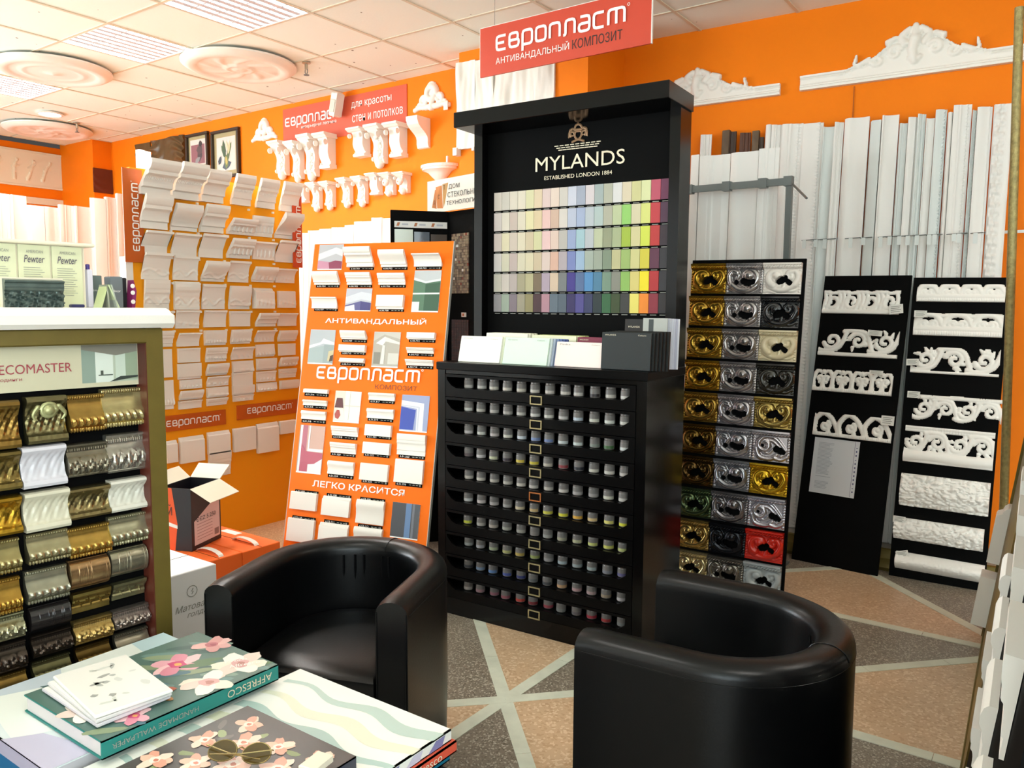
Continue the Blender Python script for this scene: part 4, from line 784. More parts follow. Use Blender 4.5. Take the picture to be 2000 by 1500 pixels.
for k in range(12): sh.box(.280, .287, -.0034, -.003, .42+.022*k, .42+.022*k+rr.choice([.004, .009]), S('#55557a'))
sh.build('price_sheet', PRINT, BA)
BB = thing('carving_board', 'wider spaced black board with eight white reliefs, standing nearest the gilded pole', 'display board', board_frame(-.756, 4.535, 0, 1.896, 7.197, -.718))
MB().box(0, .44, .001, .016, 0, 1.586).build('panel', BLACKM, BB)
for (u0, z0, w, h, n, style, seed, bd, bar) in [(.022, 1.459, .40, .09, 4, 4, 2, True, .018), (.019, 1.281, .404, .118, 3, 4, 3, True, .024), (.021, 1.082, .402, .138, 3, 1, 4, False, .014)]:
    put('pierced_carving', pierced(w, h, acanthus(w, h, n, bar, seed, .0145, style), bar=bar, beads=bd), BB, (u0, 0, z0))
put('pierced_carving', pierced(.402, .150, [[(x, z+.022, t) for x, z, t in L] for L in acanthus(.402, .11, 4, .0, 8, .0125, 1)]+[stroke([(0, .137), (.1, .134), (.2, .138), (.3, .134), (.402, .137)], .013)], bar=.0, beads=False), BB, (.048, 0, .822))
put('pierced_carving', pierced(.408, .190, [[(x, z+.052, t) for x, z, t in L] for L in acanthus(.408, .115, 4, .0, 12, .0135, 1)]+[stroke([(0, .03), (.13, .036), (.27, .03), (.408, .034)], .03), stroke([(0, .182), (.408, .182)], .012), stroke([(0, .168), (.408, .168)], .009)], bar=.016, beads=False), BB, (.022, 0, .612))
def rough(w, h, amp, sc, seed, curve):
    from mathutils import noise
    def f(X, Z):
        H = np.zeros_like(X)
        for a in np.ndindex(X.shape):
            v = Vector((X[a]*sc+seed, Z[a]*sc*1.6, seed)); n = noise.turbulence(v, 3, True, noise_basis='PERLIN_ORIGINAL')
            H[a] = .008+amp*n+curve*math.sin(math.pi*min(1, max(0, Z[a]/h)))
        return H
    return relief(w, h, int(w/.004), int(h/.004), f, None, CARVE, 'textured_cornice')
put('textured_cornice', rough(.406, .168, .03, 26, 3, .03), BB, (.022, 0, .381)); put('textured_cornice', rough(.41, .112, .026, 28, 9, .028), BB, (.008, 0, .203)); put('textured_cornice', rough(.405, .088, .006, 60, 5, .045), BB, (.028, 0, .048))
for x, z, r in ((.05, 1.39, 0), (.032, 1.135, -4), (.05, .965, 0), (.032, .305, 0), (.06, .128, -18)): ptag(BB, x, z, r, .06, .034)
# ------------------------------------------------------------------ gilded frame cabinet with moulding samples
DMM = board_frame(-2.107, 1.27, 0, 85)
DM = thing('frame_cabinet', 'sample cabinet in a wide dull gold frame, filled with gold and silver frame mouldings', 'display cabinet', DMM)
MB().box(-.047, 0, -.0, .035, .0, 1.338, None, .004).build('frame_rail', GOLDW, DM); MB().box(-1.0, -.047, 0, .035, 1.295, 1.338, None, .004).build('frame_rail', GOLDW, DM)
MB().box(-1.0, -.953, 0, .035, 0, 1.295, None, .004).build('frame_rail', GOLDW, DM); MB().box(-.953, -.047, 0, .035, 0, .06).build('frame_rail', GOLDW, DM)
MB().box(-.05, -.046, .001, .06, .06, 1.295).build('frame_reveal', mat('red_brown_edge', S('#5a2418'), .5), DM)
MB().box(-1.0, 0, .06, .42, 0, 1.335).box(-.047, 0, .035, .06, 0, 1.335).box(-1.0, -.953, .035, .06, 0, 1.335).build('carcass', BLACKM, DM)
MB().prism_x([(-.02, 1.338), (-.03, 1.35), (-.03, 1.372), (-.012, 1.378), (.0, 1.386), (.02, 1.392), (.44, 1.392), (.44, 1.338)], -1.03, .022).build('top_ledge', WHITE, DM)
sg = MB().box(-.95, -.05, .048, .06, 1.178, 1.295, S('#cfc8aa'))
def q(a, b, c, d): return [(a, c), (b, c), (b, d), (a, d)]
for k, (col, pts) in enumerate([('#b9c2ac', q(-.20, -.052, 1.19, 1.292)), ('#dfe6da', q(-.165, -.118, 1.19, 1.275)), ('#8fa092', q(-.20, -.165, 1.19, 1.285)), ('#cbd6c6', q(-.112, -.085, 1.195, 1.27)), ('#9aa88e', q(-.085, -.052, 1.195, 1.28)), ('#8a8578', [(-.20, 1.292), (-.052, 1.292), (-.052, 1.272), (-.11, 1.262), (-.20, 1.28)]), ('#4a5248', q(-.152, -.145, 1.208, 1.222)), ('#5a6258', q(-.158, -.120, 1.208, 1.211)), ('#39403a', [(-.13, 1.19), (-.052, 1.20), (-.052, 1.205), (-.10, 1.204)])]): sg.poly_xz(pts, .0478-.0002*k, S(col))
sg.build('header_sign', PRINT, DM)
text('DECOMASTER', INK_RED, DM, w=.193, h=.024, pos=(-.4185, .0475, 1.224)); text('модинги', INK_RED, DM, w=.06, h=.008, pos=(-.405, .0475, 1.205))
for c in range(4):
    for r in range(9): pass
DMC = [['scotia', 'torus', 'scoop', 'scotia', 'round', 'step', 'torus', 'scotia'], ['scotia', 'torus', 'scoop', 'scotia', 'round', 'step', 'torus', 'scotia'], ['scoop', 'scoop', 'scoop', 'scotia', 'scotia', 'round', 'torus', 'scotia'], ['scoop', 'scoop', 'scoop', 'scotia', 'scotia', 'torus', 'torus', 'scotia']]
DCL = [[('#c7b984', 1, 'pale gold'), ('#b9b4a8', 1, 'silver leaf'), ('#d6d2c4', 0, 'cream white'), ('#b9b596', 1, 'pale silver gold'), ('#b4ad94', 1, 'brushed silver'), ('#a9a37c', 1, 'silver sawtooth'), ('#a89c94', 1, 'silver leaf'), ('#a9a08c', 1, 'silver')],
       [('#b4904a', 1, 'gold'), ('#8f8876', 1, 'dark silver leaf'), ('#8a7c54', 1, 'bronze leaf'), ('#bf9a4c', 1, 'gold'), ('#b08c62', 1, 'brushed copper'), ('#a08648', 1, 'gold sawtooth'), ('#c0a464', 1, 'bright gold'), ('#6b5428', 1, 'dark gold')],
       [('#7d7450', 1, 'dark gilded'), ('#d0ccd2', 0, 'white'), ('#cfc9b2', 0, 'cream'), ('#b3aa84', 1, 'silver gold'), ('#a9a690', 1, 'silver grey'), ('#1e1a1a', 0, 'black'), ('#4a4038', 1, 'black and gold'), ('#6f6a48', 1, 'dark green gold')],
       [('#8a6c34', 1, 'brown gold'), ('#7c6a3a', 1, 'brown leaf'), ('#b08828', 1, 'yellow gold'), ('#a89a68', 1, 'pale gold'), ('#b0893c', 1, 'gold'), ('#9d9a7c', 1, 'silver twisted'), ('#4a4038', 1, 'blue black and gold'), ('#8a6c34', 1, 'brown gold')]]
rng = random.Random(11); INK2 = mat('ornament_dark', 'object', .35, .5)
for c in range(4):
    for r, (u1, u2, zb, zt) in enumerate(DATA['DM'][c]):
        h = zt-zb; L = u2-u1-.004; col, me_, nm = DCL[c][r]; kd = DMC[c][r]
        s = rng.random()*6; wl = rng.choice([.011, .014, .018])
        if kd == 'round': cv = lambda x, z, p: .0003*math.sin(x*1700+3*math.sin(x*90))
        elif kd == 'scotia': cv = lambda x, z, p, wl=wl: .0035*abs(math.sin(math.pi*x/.0075)) if z < .1 else (.0045*max(0, math.sin(2*math.pi*x/wl+14*z))*math.sin(math.pi*(z-.13)/.26) if .13 < z < .39 else (.0008*math.sin(2*math.pi*x/.006) if z > .89 else 0))
        elif kd == 'torus': cv = lambda x, z, p, s=s: .0042*math.sin(math.pi*min(1, max(0, (z-.05)/.52)))*max(0, math.sin(x*330+9*math.sin(z*9+s))+.5*math.sin(x*150-30*z)) if z < .57 else (.002*abs(math.sin(math.pi*x/.006)) if .78 < z < .9 else 0)
        elif kd == 'scoop': cv = lambda x, z, p, s=s: .0016*math.sin(math.pi*min(1, max(0, (z-.1)/.8)))*(math.sin(x*260+16*z+s)*math.sin(z*19+20*x+s)+.6*math.sin(x*420-22*z+s))
        elif kd == 'step': cv = lambda x, z, p: -.004 if (.3 < z < .75 and abs(((x/.026) % 1)-.5)*2 < (.75-z)/.45) else 0
        else: cv = bandcarve(.1, .8, .006, .03, 2)
        me = moulding(L, profile('frame' if kd == 'frame' else kd, h, .036 if kd != 'step' else .024), cv, nx=int(L/.0016), dense=True, mat=TMETAL if me_ else TGLOSS, name='frame_sample')
        o = put('frame_sample', me, DM, (u1+.002, .056, zb)); o.color = S(col); o['label'] = nm+' frame moulding sample'
        if c == 2 and r == 0:
            st = [scroll(.045, .07, .018, .014, 0, 1.0, .006, .006), [(.045, .07, .014)], stroke([(.02, .08), (.008, .06), (.016, .045)], .006, .003), stroke([(.07, .08), (.084, .06), (.076, .045)], .006, .003)]
            m = put('cabochon', relief(.09, .05, 60, 36, lambda X, Z: field(X, Z+.045, st, .9), .001, INK2, 'cabochon'), o, (.002, -.042, h*.5)); m.color = S('#a8a878')
for z in (0.06, .2):
    for c in range(4): pass
lowz = [(.33, .40), (.25, .32), (.17, .24), (.09, .16)]
for c in range(4):
    for r, (zb, zt) in enumerate(lowz):
        u1, u2 = DATA['DM'][c][7][:2]; L = u2-u1-.004
        me = moulding(L, profile('frame', zt-zb, .034), lambda x, z, p: (.003*abs(math.sin(math.pi*x/.009)) if z < .16 else 0), nx=30, dense=True, mat=TMETAL, name='frame_sample')
        o = put('frame_sample', me, DM, (u1+.002, .056, zb)); o.color = S(['#8a6c34', '#a9a08c', '#6f6a48', '#b08828'][(c+r) % 4])
for c in range(2):          # columns hidden beyond the picture edge
    for r, (u1, u2, zb, zt) in enumerate(DATA['DM'][3]):
        if u1-.11*(c+1) < -.94: continue
        me = moulding(.10, profile('scoop', zt-zb, .034), mat=TMETAL, name='frame_sample'); o = put('frame_sample', me, DM, (u1-.11*(c+1), .056, zb)); o.color = S('#a08648')
# things standing on the cabinet
def on(u, d, z=1.392): return DMM @ Matrix.Translation((u, d, z))
t = thing('leaflet_holder', 'cream leaflet rack on the gold framed cabinet, three leaflets headed Pewter', 'leaflet holder', on(0, 0))
PAPER = mat('leaflet_paper', S('#d5d6b2'), .5); INKP = mat('leaflet_ink', S('#4a4258'), .5)
MB().box(-.46, -.108, .232, .30, 0, .172).build('rack', CREAM, t); MB().box(-.48, -.085, .214, .31, .172, .182, None, .003).build('lid', CREAM, t)
for k in range(4):
    u = -.196-.0845*k; lf = MB().box(u, u+.079, .226, .231, .0, .170).build('leaflet', PAPER, t)
    text('AMERICAN', INK_GR, lf, w=.042, h=.008, pos=(u+.019, .2255, .148)); text('Pewter', INKP, lf, w=.052, h=.020, pos=(u+.013, .2255, .122), shear=.25)
    m = MB()
    for q2 in range(13): m.box(u+.012, u+.012+.052*(.8+.2*((q2*7) % 3)/2), .2252, .2256, .108-.0062*q2, .1092-.0062*q2)
    m.build('text_lines', INK_GR, lf)
PEWM = mat('pewter_patina', S('#5c6a66'), .28, .5, bump=.05, var=.3, vscale=30)
t = thing('frieze_sample', 'grey green pewter frieze sample with wave carving, leaning on the leaflet rack', 'moulding sample', on(-.352, .13))
me = moulding(.142, [(0, 0), (.012, 0), (.012, .042), (.016, .046), (.018, .054), (.016, .062), (.022, .066), (.022, .070), (0, .074)], lambda x, z, p: (.010*max(0, math.sin(x*70+26*z))*math.sin(z*5)+.003*math.sin(x*300+z*50)) if z < .56 else 0, nx=80, dense=True, mat=PEWM, name='carved_face'); put('carved_face', me, t)
MB().box(-.004, .146, .001, .008, .0, .078).build('backing', CREAM, t)
o = tag(MB().box(0, .034, 0, .02, 0, .009, None, .002).build('blue_box', mat('dark_blue_box', S('#2c2a5c'), .4), None, on(-.165, .185)), 'tiny dark blue box in front of the leaflet rack', 'box')
def sbox(name, label, u, d, w, dp, h, col, txt=None, tc=None, rz=0):
    t = thing(name, label, 'box', on(u, d) @ Matrix.Rotation(R_(rz), 4, 'Z')); o = MB().box(0, w, 0, dp, 0, h, None, .002).build('carton_body', TINT, t); o.color = S(col)
    if txt: text(txt, tc or INK_W, t, w=w*.6, h=.007, pos=(w*.2, -.0005, h*.5))
    return t
_bb = sbox('bottle_box', 'slim white carton with a violet cap end beside the leaflet rack', -.098, .24, .014, .03, .11, '#d9d4e0'); 
MB().lathe([(.006, .11), (.006, .124), (.003, .126), (0, .126)], 12, (.007, .015, 0)).build('cap', mat('violet_cap', S('#4a3c8c'), .4), _bb, None, True)
sbox('sample_box', 'teal grey carton on the cabinet behind the folded cards', -.078, .28, .036, .05, .095, '#66736e', 'line')
sbox('sample_box', 'grey charcoal carton standing next to the black purple bag', -.035, .24, .036, .04, .092, '#6b7174', 'decor')
sbox('black_carton', 'black carton with a white pattern at the end of the cabinet top', .0, .27, .026, .05, .09, '#120f12')
t = thing('folded_cards', 'greenish folded display cards standing open like a tent on the cabinet', 'folded cards', on(-.098, .16))
for k, (a, b, c) in enumerate([(0, .02, '#b9c48e'), (.022, .018, '#8f9280'), (.05, .022, '#c3cfa4'), (.046, .03, '#a9b0a0')]):
    o = MB().add([(a, 0, 0), (a+.004, 0, 0), (b+.004, 0, .066), (b, 0, .066), (a, .05, 0), (a+.004, .05, 0), (b+.004, .05, .066), (b, .05, .066)], [(0, 1, 2, 3), (7, 6, 5, 4), (0, 4, 5, 1), (1, 5, 6, 2), (2, 6, 7, 3), (3, 7, 4, 0)]).build('card', TINT, t); o.color = S(c)
t = thing('gift_bag', 'narrow magenta bag edge with white rosettes next to the black carton', 'bag', on(.024, .235))
o = MB().add([(0, 0, 0), (.010, 0, 0), (.016, 0, .05), (.008, 0, .083), (0, .04, 0), (.010, .04, 0), (.016, .04, .05), (.008, .04, .083)], [(0, 1, 2, 3), (7, 6, 5, 4), (0, 4, 5, 1), (1, 5, 6, 2), (2, 6, 7, 3), (3, 7, 4, 0)]).build('bag_body', TINT, t); o.color = S('#86205c')
m = MB()
for z in (.018, .045, .065): m.ball((.004, -.001, z), .007, 8, 4, .2)
m.build('rosette', WHITE, t)
# ------------------------------------------------------------------ tub chairs
def tub_chair(label, x, y, phi, proto=None):
    R, L, H, T = .301, .267, .637, .088
    M = Matrix.Translation((x, y, 0)) @ Matrix.Rotation(R_(phi-90), 4, 'Z')     # local +y is the front
    t = thing('tub_chair', label, 'armchair', M, None)
    if proto:
        for ch in list(proto.children):
            c = ch.copy(); COL.objects.link(c); c.parent = t
        return t
    # U-shaped path (outer, centre line) right arm -> back -> left arm
    C = []; rc = R-T/2
    for k in range(9): C.append((rc, L-.0-L*k/8, 1, 0))
    for k in range(1, 32):
        a = -math.pi*k/32; C.append((rc*math.cos(a), rc*math.sin(a), math.cos(a), math.sin(a)))
    for k in range(9): C.append((-rc, L*k/8, -1, 0))
    sec = []
    zt = H; rr = .030
    sec += [(T/2-.004, .03), (T/2, .05), (T/2+.004, .3), (T/2+.002, zt-rr-.02)]
    for k in range(9):
        a = math.pi*k/8; sec.append(((T/2+.002)*math.cos(a), zt-rr+rr*math.sin(a)))
    sec += [(-T/2-.002, zt-rr-.02), (-T/2-.003, .45), (-T/2, .3), (-T/2, .03)]
    n = len(sec); m = MB(); V = []
    for i, (cx, cy, nx, ny) in enumerate(C):
        e = 0
        d = min(i, len(C)-1-i); sq = 1 if d > 1 else (.965 if d == 0 else .995)
        for s, z in sec: V.append((cx+nx*s*sq, cy+ny*s*sq, .03+(z-.03)*(.99 if d == 0 else 1)))
    F = [(i*n+k, i*n+(k+1) % n, (i+1)*n+(k+1) % n, (i+1)*n+k) for i in range(len(C)-1) for k in range(n)]
    F += [tuple(range(n))[::-1], tuple((len(C)-1)*n+k for k in range(n))]
    o = m.add(V, F).build('shell', LEATHER, t, None, True)
    bm = bmesh.new(); bm.from_mesh(o.data); bmesh.ops.recalc_face_normals(bm, faces=bm.faces); bm.to_mesh(o.data); bm.free()
    # soft creases pulled into the inner back
    cr = MB()
    for k, a in enumerate((-62, -72, -80, -97, -104)):
        ca, sa = math.cos(R_(a)), math.sin(R_(a)); ri = R-T+.0005
        cr.tube([(ca*ri*.985, sa*ri*.985, H-.045), (ca*ri*.992, sa*ri*.992, H-.09), (ca*ri*1.0, sa*ri*1.0, H-.14-.02*(k % 2))], [.0045, .005, .001], 6)
    cr.build('crease', LEATHER, t, None, True)
    # seams
    se = MB()
    for s in (1, -1):
        se.tube([(s*(R-.004), L+.0005, .04), (s*(R-.003), L+.0005, H-.035)], .0022, 6)
        se.tube([(s*(R-T+.003), L+.0005, .3), (s*(R-T+.002), L+.0005, H-.035)], .0022, 6)
    a = R_(-100); rp = [((R-T/2)+ (T/2+.0025)*math.cos(b), H-rr+(rr+.0005)*math.sin(b)) for b in [math.pi*k/10 for k in range(11)]]
    se.tube([(math.cos(a)*r, math.sin(a)*r, z) for r, z in rp], .0016, 6)
    P = [((R+.0018)*math.cos(b), (R+.0018)*math.sin(b), H-rr-.012) for b in [-math.pi*k/40 for k in range(41)]]
    se.tube([(R+.0018, L-.01, H-rr-.012)]+P+[(-R-.0018, L-.01, H-rr-.012)], .0014, 6)
    se.build('seam', LEATHER, t, None, True)
    # seat base and cushion
    def inner(r, y1, n=20): return [(r*math.cos(-math.pi*k/n), r*math.sin(-math.pi*k/n)) for k in range(n+1)]+[(-r, y1), (r, y1)]
    MB().slab_xy(inner(R-T-.001, L-.012), .03, .345).build('seat_base', LEATHER, t)
    P = inner(R-T-.003, L+.002); cz = [(.346, .985, 0), (.352, 1.0, .004), (.385, 1.0, .010), (.405, .985, .006), (.417, .93, -.004), (.424, .72, -.03), (.427, .3, -.05)]
    V = []; n2 = len(P)
    for z, k, dy in cz:
        for x_, y_ in P: V.append((x_*k, (y_-.05)*k+.05+(dy if y_ > L*.8 else 0), z))
    F = [(i*n2+k, i*n2+(k+1) % n2, (i+1)*n2+(k+1) % n2, (i+1)*n2+k) for i in range(len(cz)-1) for k in range(n2)]
    F += [tuple((len(cz)-1)*n2+k for k in range(n2)), tuple(range(n2))[::-1]]
    o = MB().add(V, F).build('seat_cushion', LEATHER, t, None, True)
    bm = bmesh.new(); bm.from_mesh(o.data); bmesh.ops.recalc_face_normals(bm, faces=bm.faces); bm.to_mesh(o.data); bm.free()
    fm = MB().lathe([(.018, 0), (.022, .03), (0, .03)], 12).mesh('foot', BLACKM)
    for fx, fy in ((.24, .2), (-.24, .2), (.17, -.19), (-.17, -.19)): put('foot', fm, t, (fx, fy, 0))
    return t
c1 = tub_chair('black leather tub chair facing the table of catalogues, its seat in view', -1.762, 1.628, -68.76)
tub_chair('black leather tub chair seen from behind, nearest the tile floor by the carving boards', -.684, 1.896, 183.5, c1)
# ------------------------------------------------------------------ low table with catalogues
TZ = .43
t = thing('low_table', 'low dark table under the catalogues, only hinted at under their edges', 'table', at(-1.5, .72, 0))
DW = mat('dark_table_wood', S('#2a2220'), .4, var=.2)
MB().box(-.50, .47, -.42, .52, TZ-.035, TZ, None, .004).build('table_top', DW, t)
lg = MB().box(-.025, .025, -.025, .025, 0, TZ-.035).mesh('leg', DW)
for lx, ly in ((-.45, -.37), (.42, -.37), (-.45, .47), (.42, .47)): put('leg', lg, t, (lx, ly, 0))
def book(name, label, x0, x1, y0, y1, z0, z1, cover, page='#e6e2dc', spine='x1', cols=None, rot=0):
    cx, cy = (x0+x1)/2, (y0+y1)/2; a, b = (x1-x0)/2, (y1-y0)/2; h = z1-z0
    t = thing(name, label, 'catalogue', at(cx, cy, z0, R_(rot)))
    o = MB().box(-a+.004, a-.004, -b+.004, b-.004, .003, h-.003).build('pages', TINT, t); o.color = S(page)
    sp = {'x1': (a-.004, a, -b, b), 'x0': (-a, -a+.004, -b, b), 'y1': (-a, a, b-.004, b), 'y0': (-a, a, -b, -b+.004)}[spine]
    o = MB().box(-a, a, -b, b, 0, .003).box(-a, a, -b, b, h-.003, h).box(sp[0], sp[1], sp[2], sp[3], 0, h).build('cover', TINT, t); o.color = S(cover)
    return t, a, b, h
def blob(m, x, y, rx, ry, z, col, rot=0, n=12, wob=.15, seed=0):
    r = random.Random(seed*7+int(x*999)); c, s = math.cos(rot), math.sin(rot); P = []
    for k in range(n):
        q = 2*math.pi*k/n; e = 1+r.uniform(-wob, wob); u, v = rx*math.cos(q)*e, ry*math.sin(q)*e; P.append((x+u*c-v*s, y+u*s+v*c))
    m.poly_xy(P, z, S(col) if isinstance(col, str) else col)
def flower(m, x, y, r, z, cols, seed):
    rr = random.Random(seed)
    for k in range(6):
        a = rr.uniform(0, 1)+k*math.pi/3; blob(m, x+math.cos(a)*r*.55, y+math.sin(a)*r*.55, r*.55, r*.36, z+.00003*k, cols[k % 3], a, 12, .15, seed+k)
    blob(m, x, y, r*.38, r*.34, z+.0002, cols[3], 0, 10, .2, seed); blob(m, x+r*.06, y, r*.18, r*.15, z+.00024, cols[4], 0, 9, .2, seed+3)
# lowest layer
t, a, b, h = book('catalogue', 'teal blue catalogue lowest in the pile by the chair without arms in view', -1.50, -1.052, .55, 1.262, TZ, TZ+.022, '#1f7a96')
t, a, b, h = book('catalogue', 'coral red catalogue between the teal one and the white wave catalogue', -1.52, -1.038, .57, 1.268, TZ+.022, TZ+.046, '#dc5a42')
text('Affresco', CREAM, t, w=.10, h=.018, pos=(a+.0003, b-.155, .004), name='spine_lettering').matrix_local = Matrix.Translation((a+.0003, b-.15, .004)) @ Matrix.Rotation(R_(90), 4, 'Z'); 
text('обои', CREAM, t, w=.045, h=.013, pos=(0, 0, 0)).matrix_local = Matrix.Translation((a+.0003, b-.215, .005)) @ Matrix.Rotation(R_(90), 4, 'Z')
t, a, b, h = book('catalogue', 'white catalogue with pale green wavy bands on its cover', -1.535, -1.048, .58, 1.262, TZ+.046, TZ+.071, '#eeeee6', '#d4cfd8')
m = MB()
for k in range(7):
    for i in range(26):
        x0, x1 = -a+.02+(2*a-.02)*i/26, -a+.02+(2*a-.02)*(i+1)/26
        f = lambda x: b-.055-.07*k+.012*math.sin(x*30+.3*k)+.012*x
        g = lambda x: .013+.006*math.sin(x*9+k)
        m.poly_xy([(x0, f(x0)-g(x0)), (x1, f(x1)-g(x1)), (x1, f(x1)+g(x1)), (x0, f(x0)+g(x0))], h+.0004+.00001*(i % 2), S(['#b9cdc4', '#e2e2cc', '#aec6bf', '#d9dcc2'][k % 4]))
m.build('cover_print', PRINTG, t)
m = MB(); 
for k in range(5): m.add([(a+.0004, b-.03-.07*k, .002), (a+.0004, b-.075-.07*k, .002), (a+.0004, b-.05-.07*k, h-.004), (a+.0004, b-.02-.07*k, h-.004)], [(0, 1, 2, 3)], S(['#8a86b4', '#cfcadc', '#77739f'][k % 3]))
m.build('edge_print', PRINTG, t)
t, a, b, h = book('catalogue', 'large catalogue with a pale blue and white watercolour cover under the green one', -1.99, -1.56, .672, 1.172, TZ+.0, TZ+.082, '#dfe6e6', '#d8d4d8', 'y0')
m = MB()
for k, (col, pts) in enumerate([('#c9d4dc', [(-a, -b), (-a*.2, -b), (-a*.3, 0), (-a, .05)]), ('#bfd8dc', [(-a, .1), (a, .18), (a, b), (-a, b)]), ('#e9efe8', [(-a, -.02), (a, -.2), (a, .1), (-a, .16)]), ('#a5ced8', [(-.08, .12), (a, .14), (a, .20), (-.06, .19)]), ('#eef2ea', [(-a*.9, -b*.8), (a*.2, -b*.95), (a*.5, -b*.3), (-a*.6, -b*.2)]), ('#c6c0d4', [(a*.1, -b), (a, -b), (a, -b*.6), (a*.3, -b*.75)]), ('#9ccdd4', [(-a*.5, b*.55), (a*.6, b*.7), (a, b), (-a*.2, b)])]): m.poly_xy(pts, h+.0002+.0001*k, S(col))
m.build('cover_print', PRINTG, t)
m = MB().add([(-a, -b-.0004, .002), (a, -b-.0004, .002), (a, -b-.0004, h*.62), (-a, -b-.0004, h*.62)], [(0, 1, 2, 3)], S('#2c6a96')).add([(-a, -b-.0004, h*.62), (a, -b-.0004, h*.62), (a, -b-.0004, h-.002), (-a, -b-.0004, h-.002)], [(0, 1, 2, 3)], S('#b9b0c4')); m.build('spine_print', PRINTG, t)
Z1 = TZ+.0845
t, a, b, h = book('catalogue', 'green catalogue with a painted lily cover and AFFRESCO lettering on its spine', -1.832, -1.508, .752, 1.174, Z1, Z1+.038, '#1c7a72', '#cfc6c4', 'x1')
m = MB().poly_xy([(-a+.001, -b+.001), (a-.001, -b+.001), (a-.001, b-.001), (-a+.001, b-.001)], h+.0003, S('#55736a'))
for k in range(40):
    r = random.Random(k); blob(m, r.uniform(-a*.85, a*.85), r.uniform(-b*.9, b*.9), .045, .012, h+.0005+.00001*k, ['#7a9484', '#3f5f5c', '#6b8c86', '#8c9a78', '#48707c', '#5c7a58'][k % 6], r.uniform(.3, 1.1), 10, .1, k)
PK = ['#e8a9b4', '#f0c4c6', '#d98a9c', '#d0507c', '#f0b060']; CR = ['#efe2d0', '#e6cfc2', '#f3ece0', '#d9a8a4', '#b87c70']
flower(m, -.03, .07, .056, h+.0007, PK, 3); flower(m, .085, .16, .06, h+.0009, CR, 5); flower(m, .11, .06, .058, h+.0011, CR, 8); flower(m, -.06, .185, .045, h+.0013, ['#d9a4a0', '#e2b4ae', '#cf9490', '#b86a70', '#a0505c'], 9); flower(m, .02, -.17, .05, h+.0015, CR, 12); flower(m, .12, -.12, .035, h+.0017, PK, 14)
blob(m, .06, -.02, .03, .012, h+.0019, '#b4583c', .5); blob(m, .1, -.04, .025, .010, h+.002, '#a06a2c', .2)
m.build('cover_print', PRINTG, t)
for s, y, wd, hh in (('AFFRESCO', b-.02-.12, .12, .017), ('HANDMADE WALLPAPER', -b+.02, .19, .011)):
    text(s, INK_GR if s != 'AFFRESCO' else INK_G, t, w=wd, h=hh).matrix_local = Matrix.Translation((a+.0004, y+wd, .019+hh/2)) @ Matrix.Rotation(R_(90), 4, 'Z') @ Matrix.Rotation(R_(180), 4, 'Y')
text('Affresco', INK_W, t, w=.07, h=.016, flat=True).matrix_local = Matrix.Translation((.095, .125, h+.003)) @ Matrix.Rotation(R_(62), 4, 'Z')
text('Paradise', INK_W, t, w=.05, h=.010, flat=True).matrix_local = Matrix.Translation((.065, .135, h+.003)) @ Matrix.Rotation(R_(62), 4, 'Z')
# booklets on it
for k in range(3):
    t = thing('booklet', ['lowest of three small white booklets on the green catalogue', 'middle one of three small white booklets on the green catalogue', 'topmost small white booklet with grey sketches on the green catalogue'][k], 'booklet', at(-1.68+.004*k, .852+.005*k, Z1+.0415+.0096*k, R_(-2-3*k)), 'small white booklets')
    o = MB().box(-.125, .125, -.078, .078, 0, .008, None, .002).build('pages', TINT, t); o.color = S(['#cfc8cc', '#d8d2d0', '#efece4'][k])
    m = MB().poly_xy([(-.123, -.076), (.123, -.076), (.123, .076), (-.123, .076)], .0083, S('#f1eee6'))
    for q2 in range(16):
        r = random.Random(q2+31*k); blob(m, r.uniform(-.1, .1), r.uniform(-.06, .06), r.uniform(.006, .02), r.uniform(.003, .008), .0085, ['#d5d6cc', '#b8bab4', '#dcdcd4', '#a8a8a2'][q2 % 4], r.uniform(0, 3), 9, .3, q2)
    m.build('cover_print', PRINTG, t)
# dark floral catalogue with sunglasses
Z2 = TZ+.0712
t, a, b, h = book('catalogue', 'dark grey catalogue with peach roses on the cover, under the sunglasses', -1.438, -1.10, .56, 1.036, Z2, Z2+.028, '#3a3c48', '#d8d4cc', 'x1')
m = MB().poly_xy([(-a+.001, -b+.001), (a-.001, -b+.001), (a-.001, b-.001), (-a+.001, b-.001)], h+.0003, S('#4a4744')); RS = ['#e8b8a0', '#f0d0bc', '#dc9c84', '#f4e0d0', '#c87860']
for k in range(30):
    r = random.Random(k+90); blob(m, r.uniform(-a*.9, a*.9), r.uniform(-b*.9, b*.9), .018, .008, h+.0005+.00001*k, ['#7c8a58', '#5c6c48', '#94a070', '#6a6660'][k % 4], r.uniform(0, 3), 9, .2, k)
for k, (x, y, r) in enumerate([(-.10, .19, .03), (-.05, .14, .034), (.02, .17, .03), (-.12, .10, .03), (.0, .08, .036), (.08, .12, .034), (.12, .19, .026), (-.06, .04, .03), (.06, .03, .034), (.13, .05, .03), (-.13, .0, .032), (-.02, -.04, .036), (.1, -.05, .03), (-.1, -.1, .034), (.03, -.13, .03)]): flower(m, x, y, r, h+.0008+.0002*k, RS, k+40)
m.build('cover_print', PRINTG, t)
t = thing('sunglasses', 'brown tinted sunglasses lying folded on the dark rose catalogue', 'sunglasses', at(-1.25, .868, Z2+.040, R_(28)) @ Matrix.Rotation(R_(-58), 4, 'X'))
GL = mat('amber_lens', S('#4a3a18'), .08, 0, coat=.5); GF = mat('gold_wire', S('#8a7a50'), .25, .9)
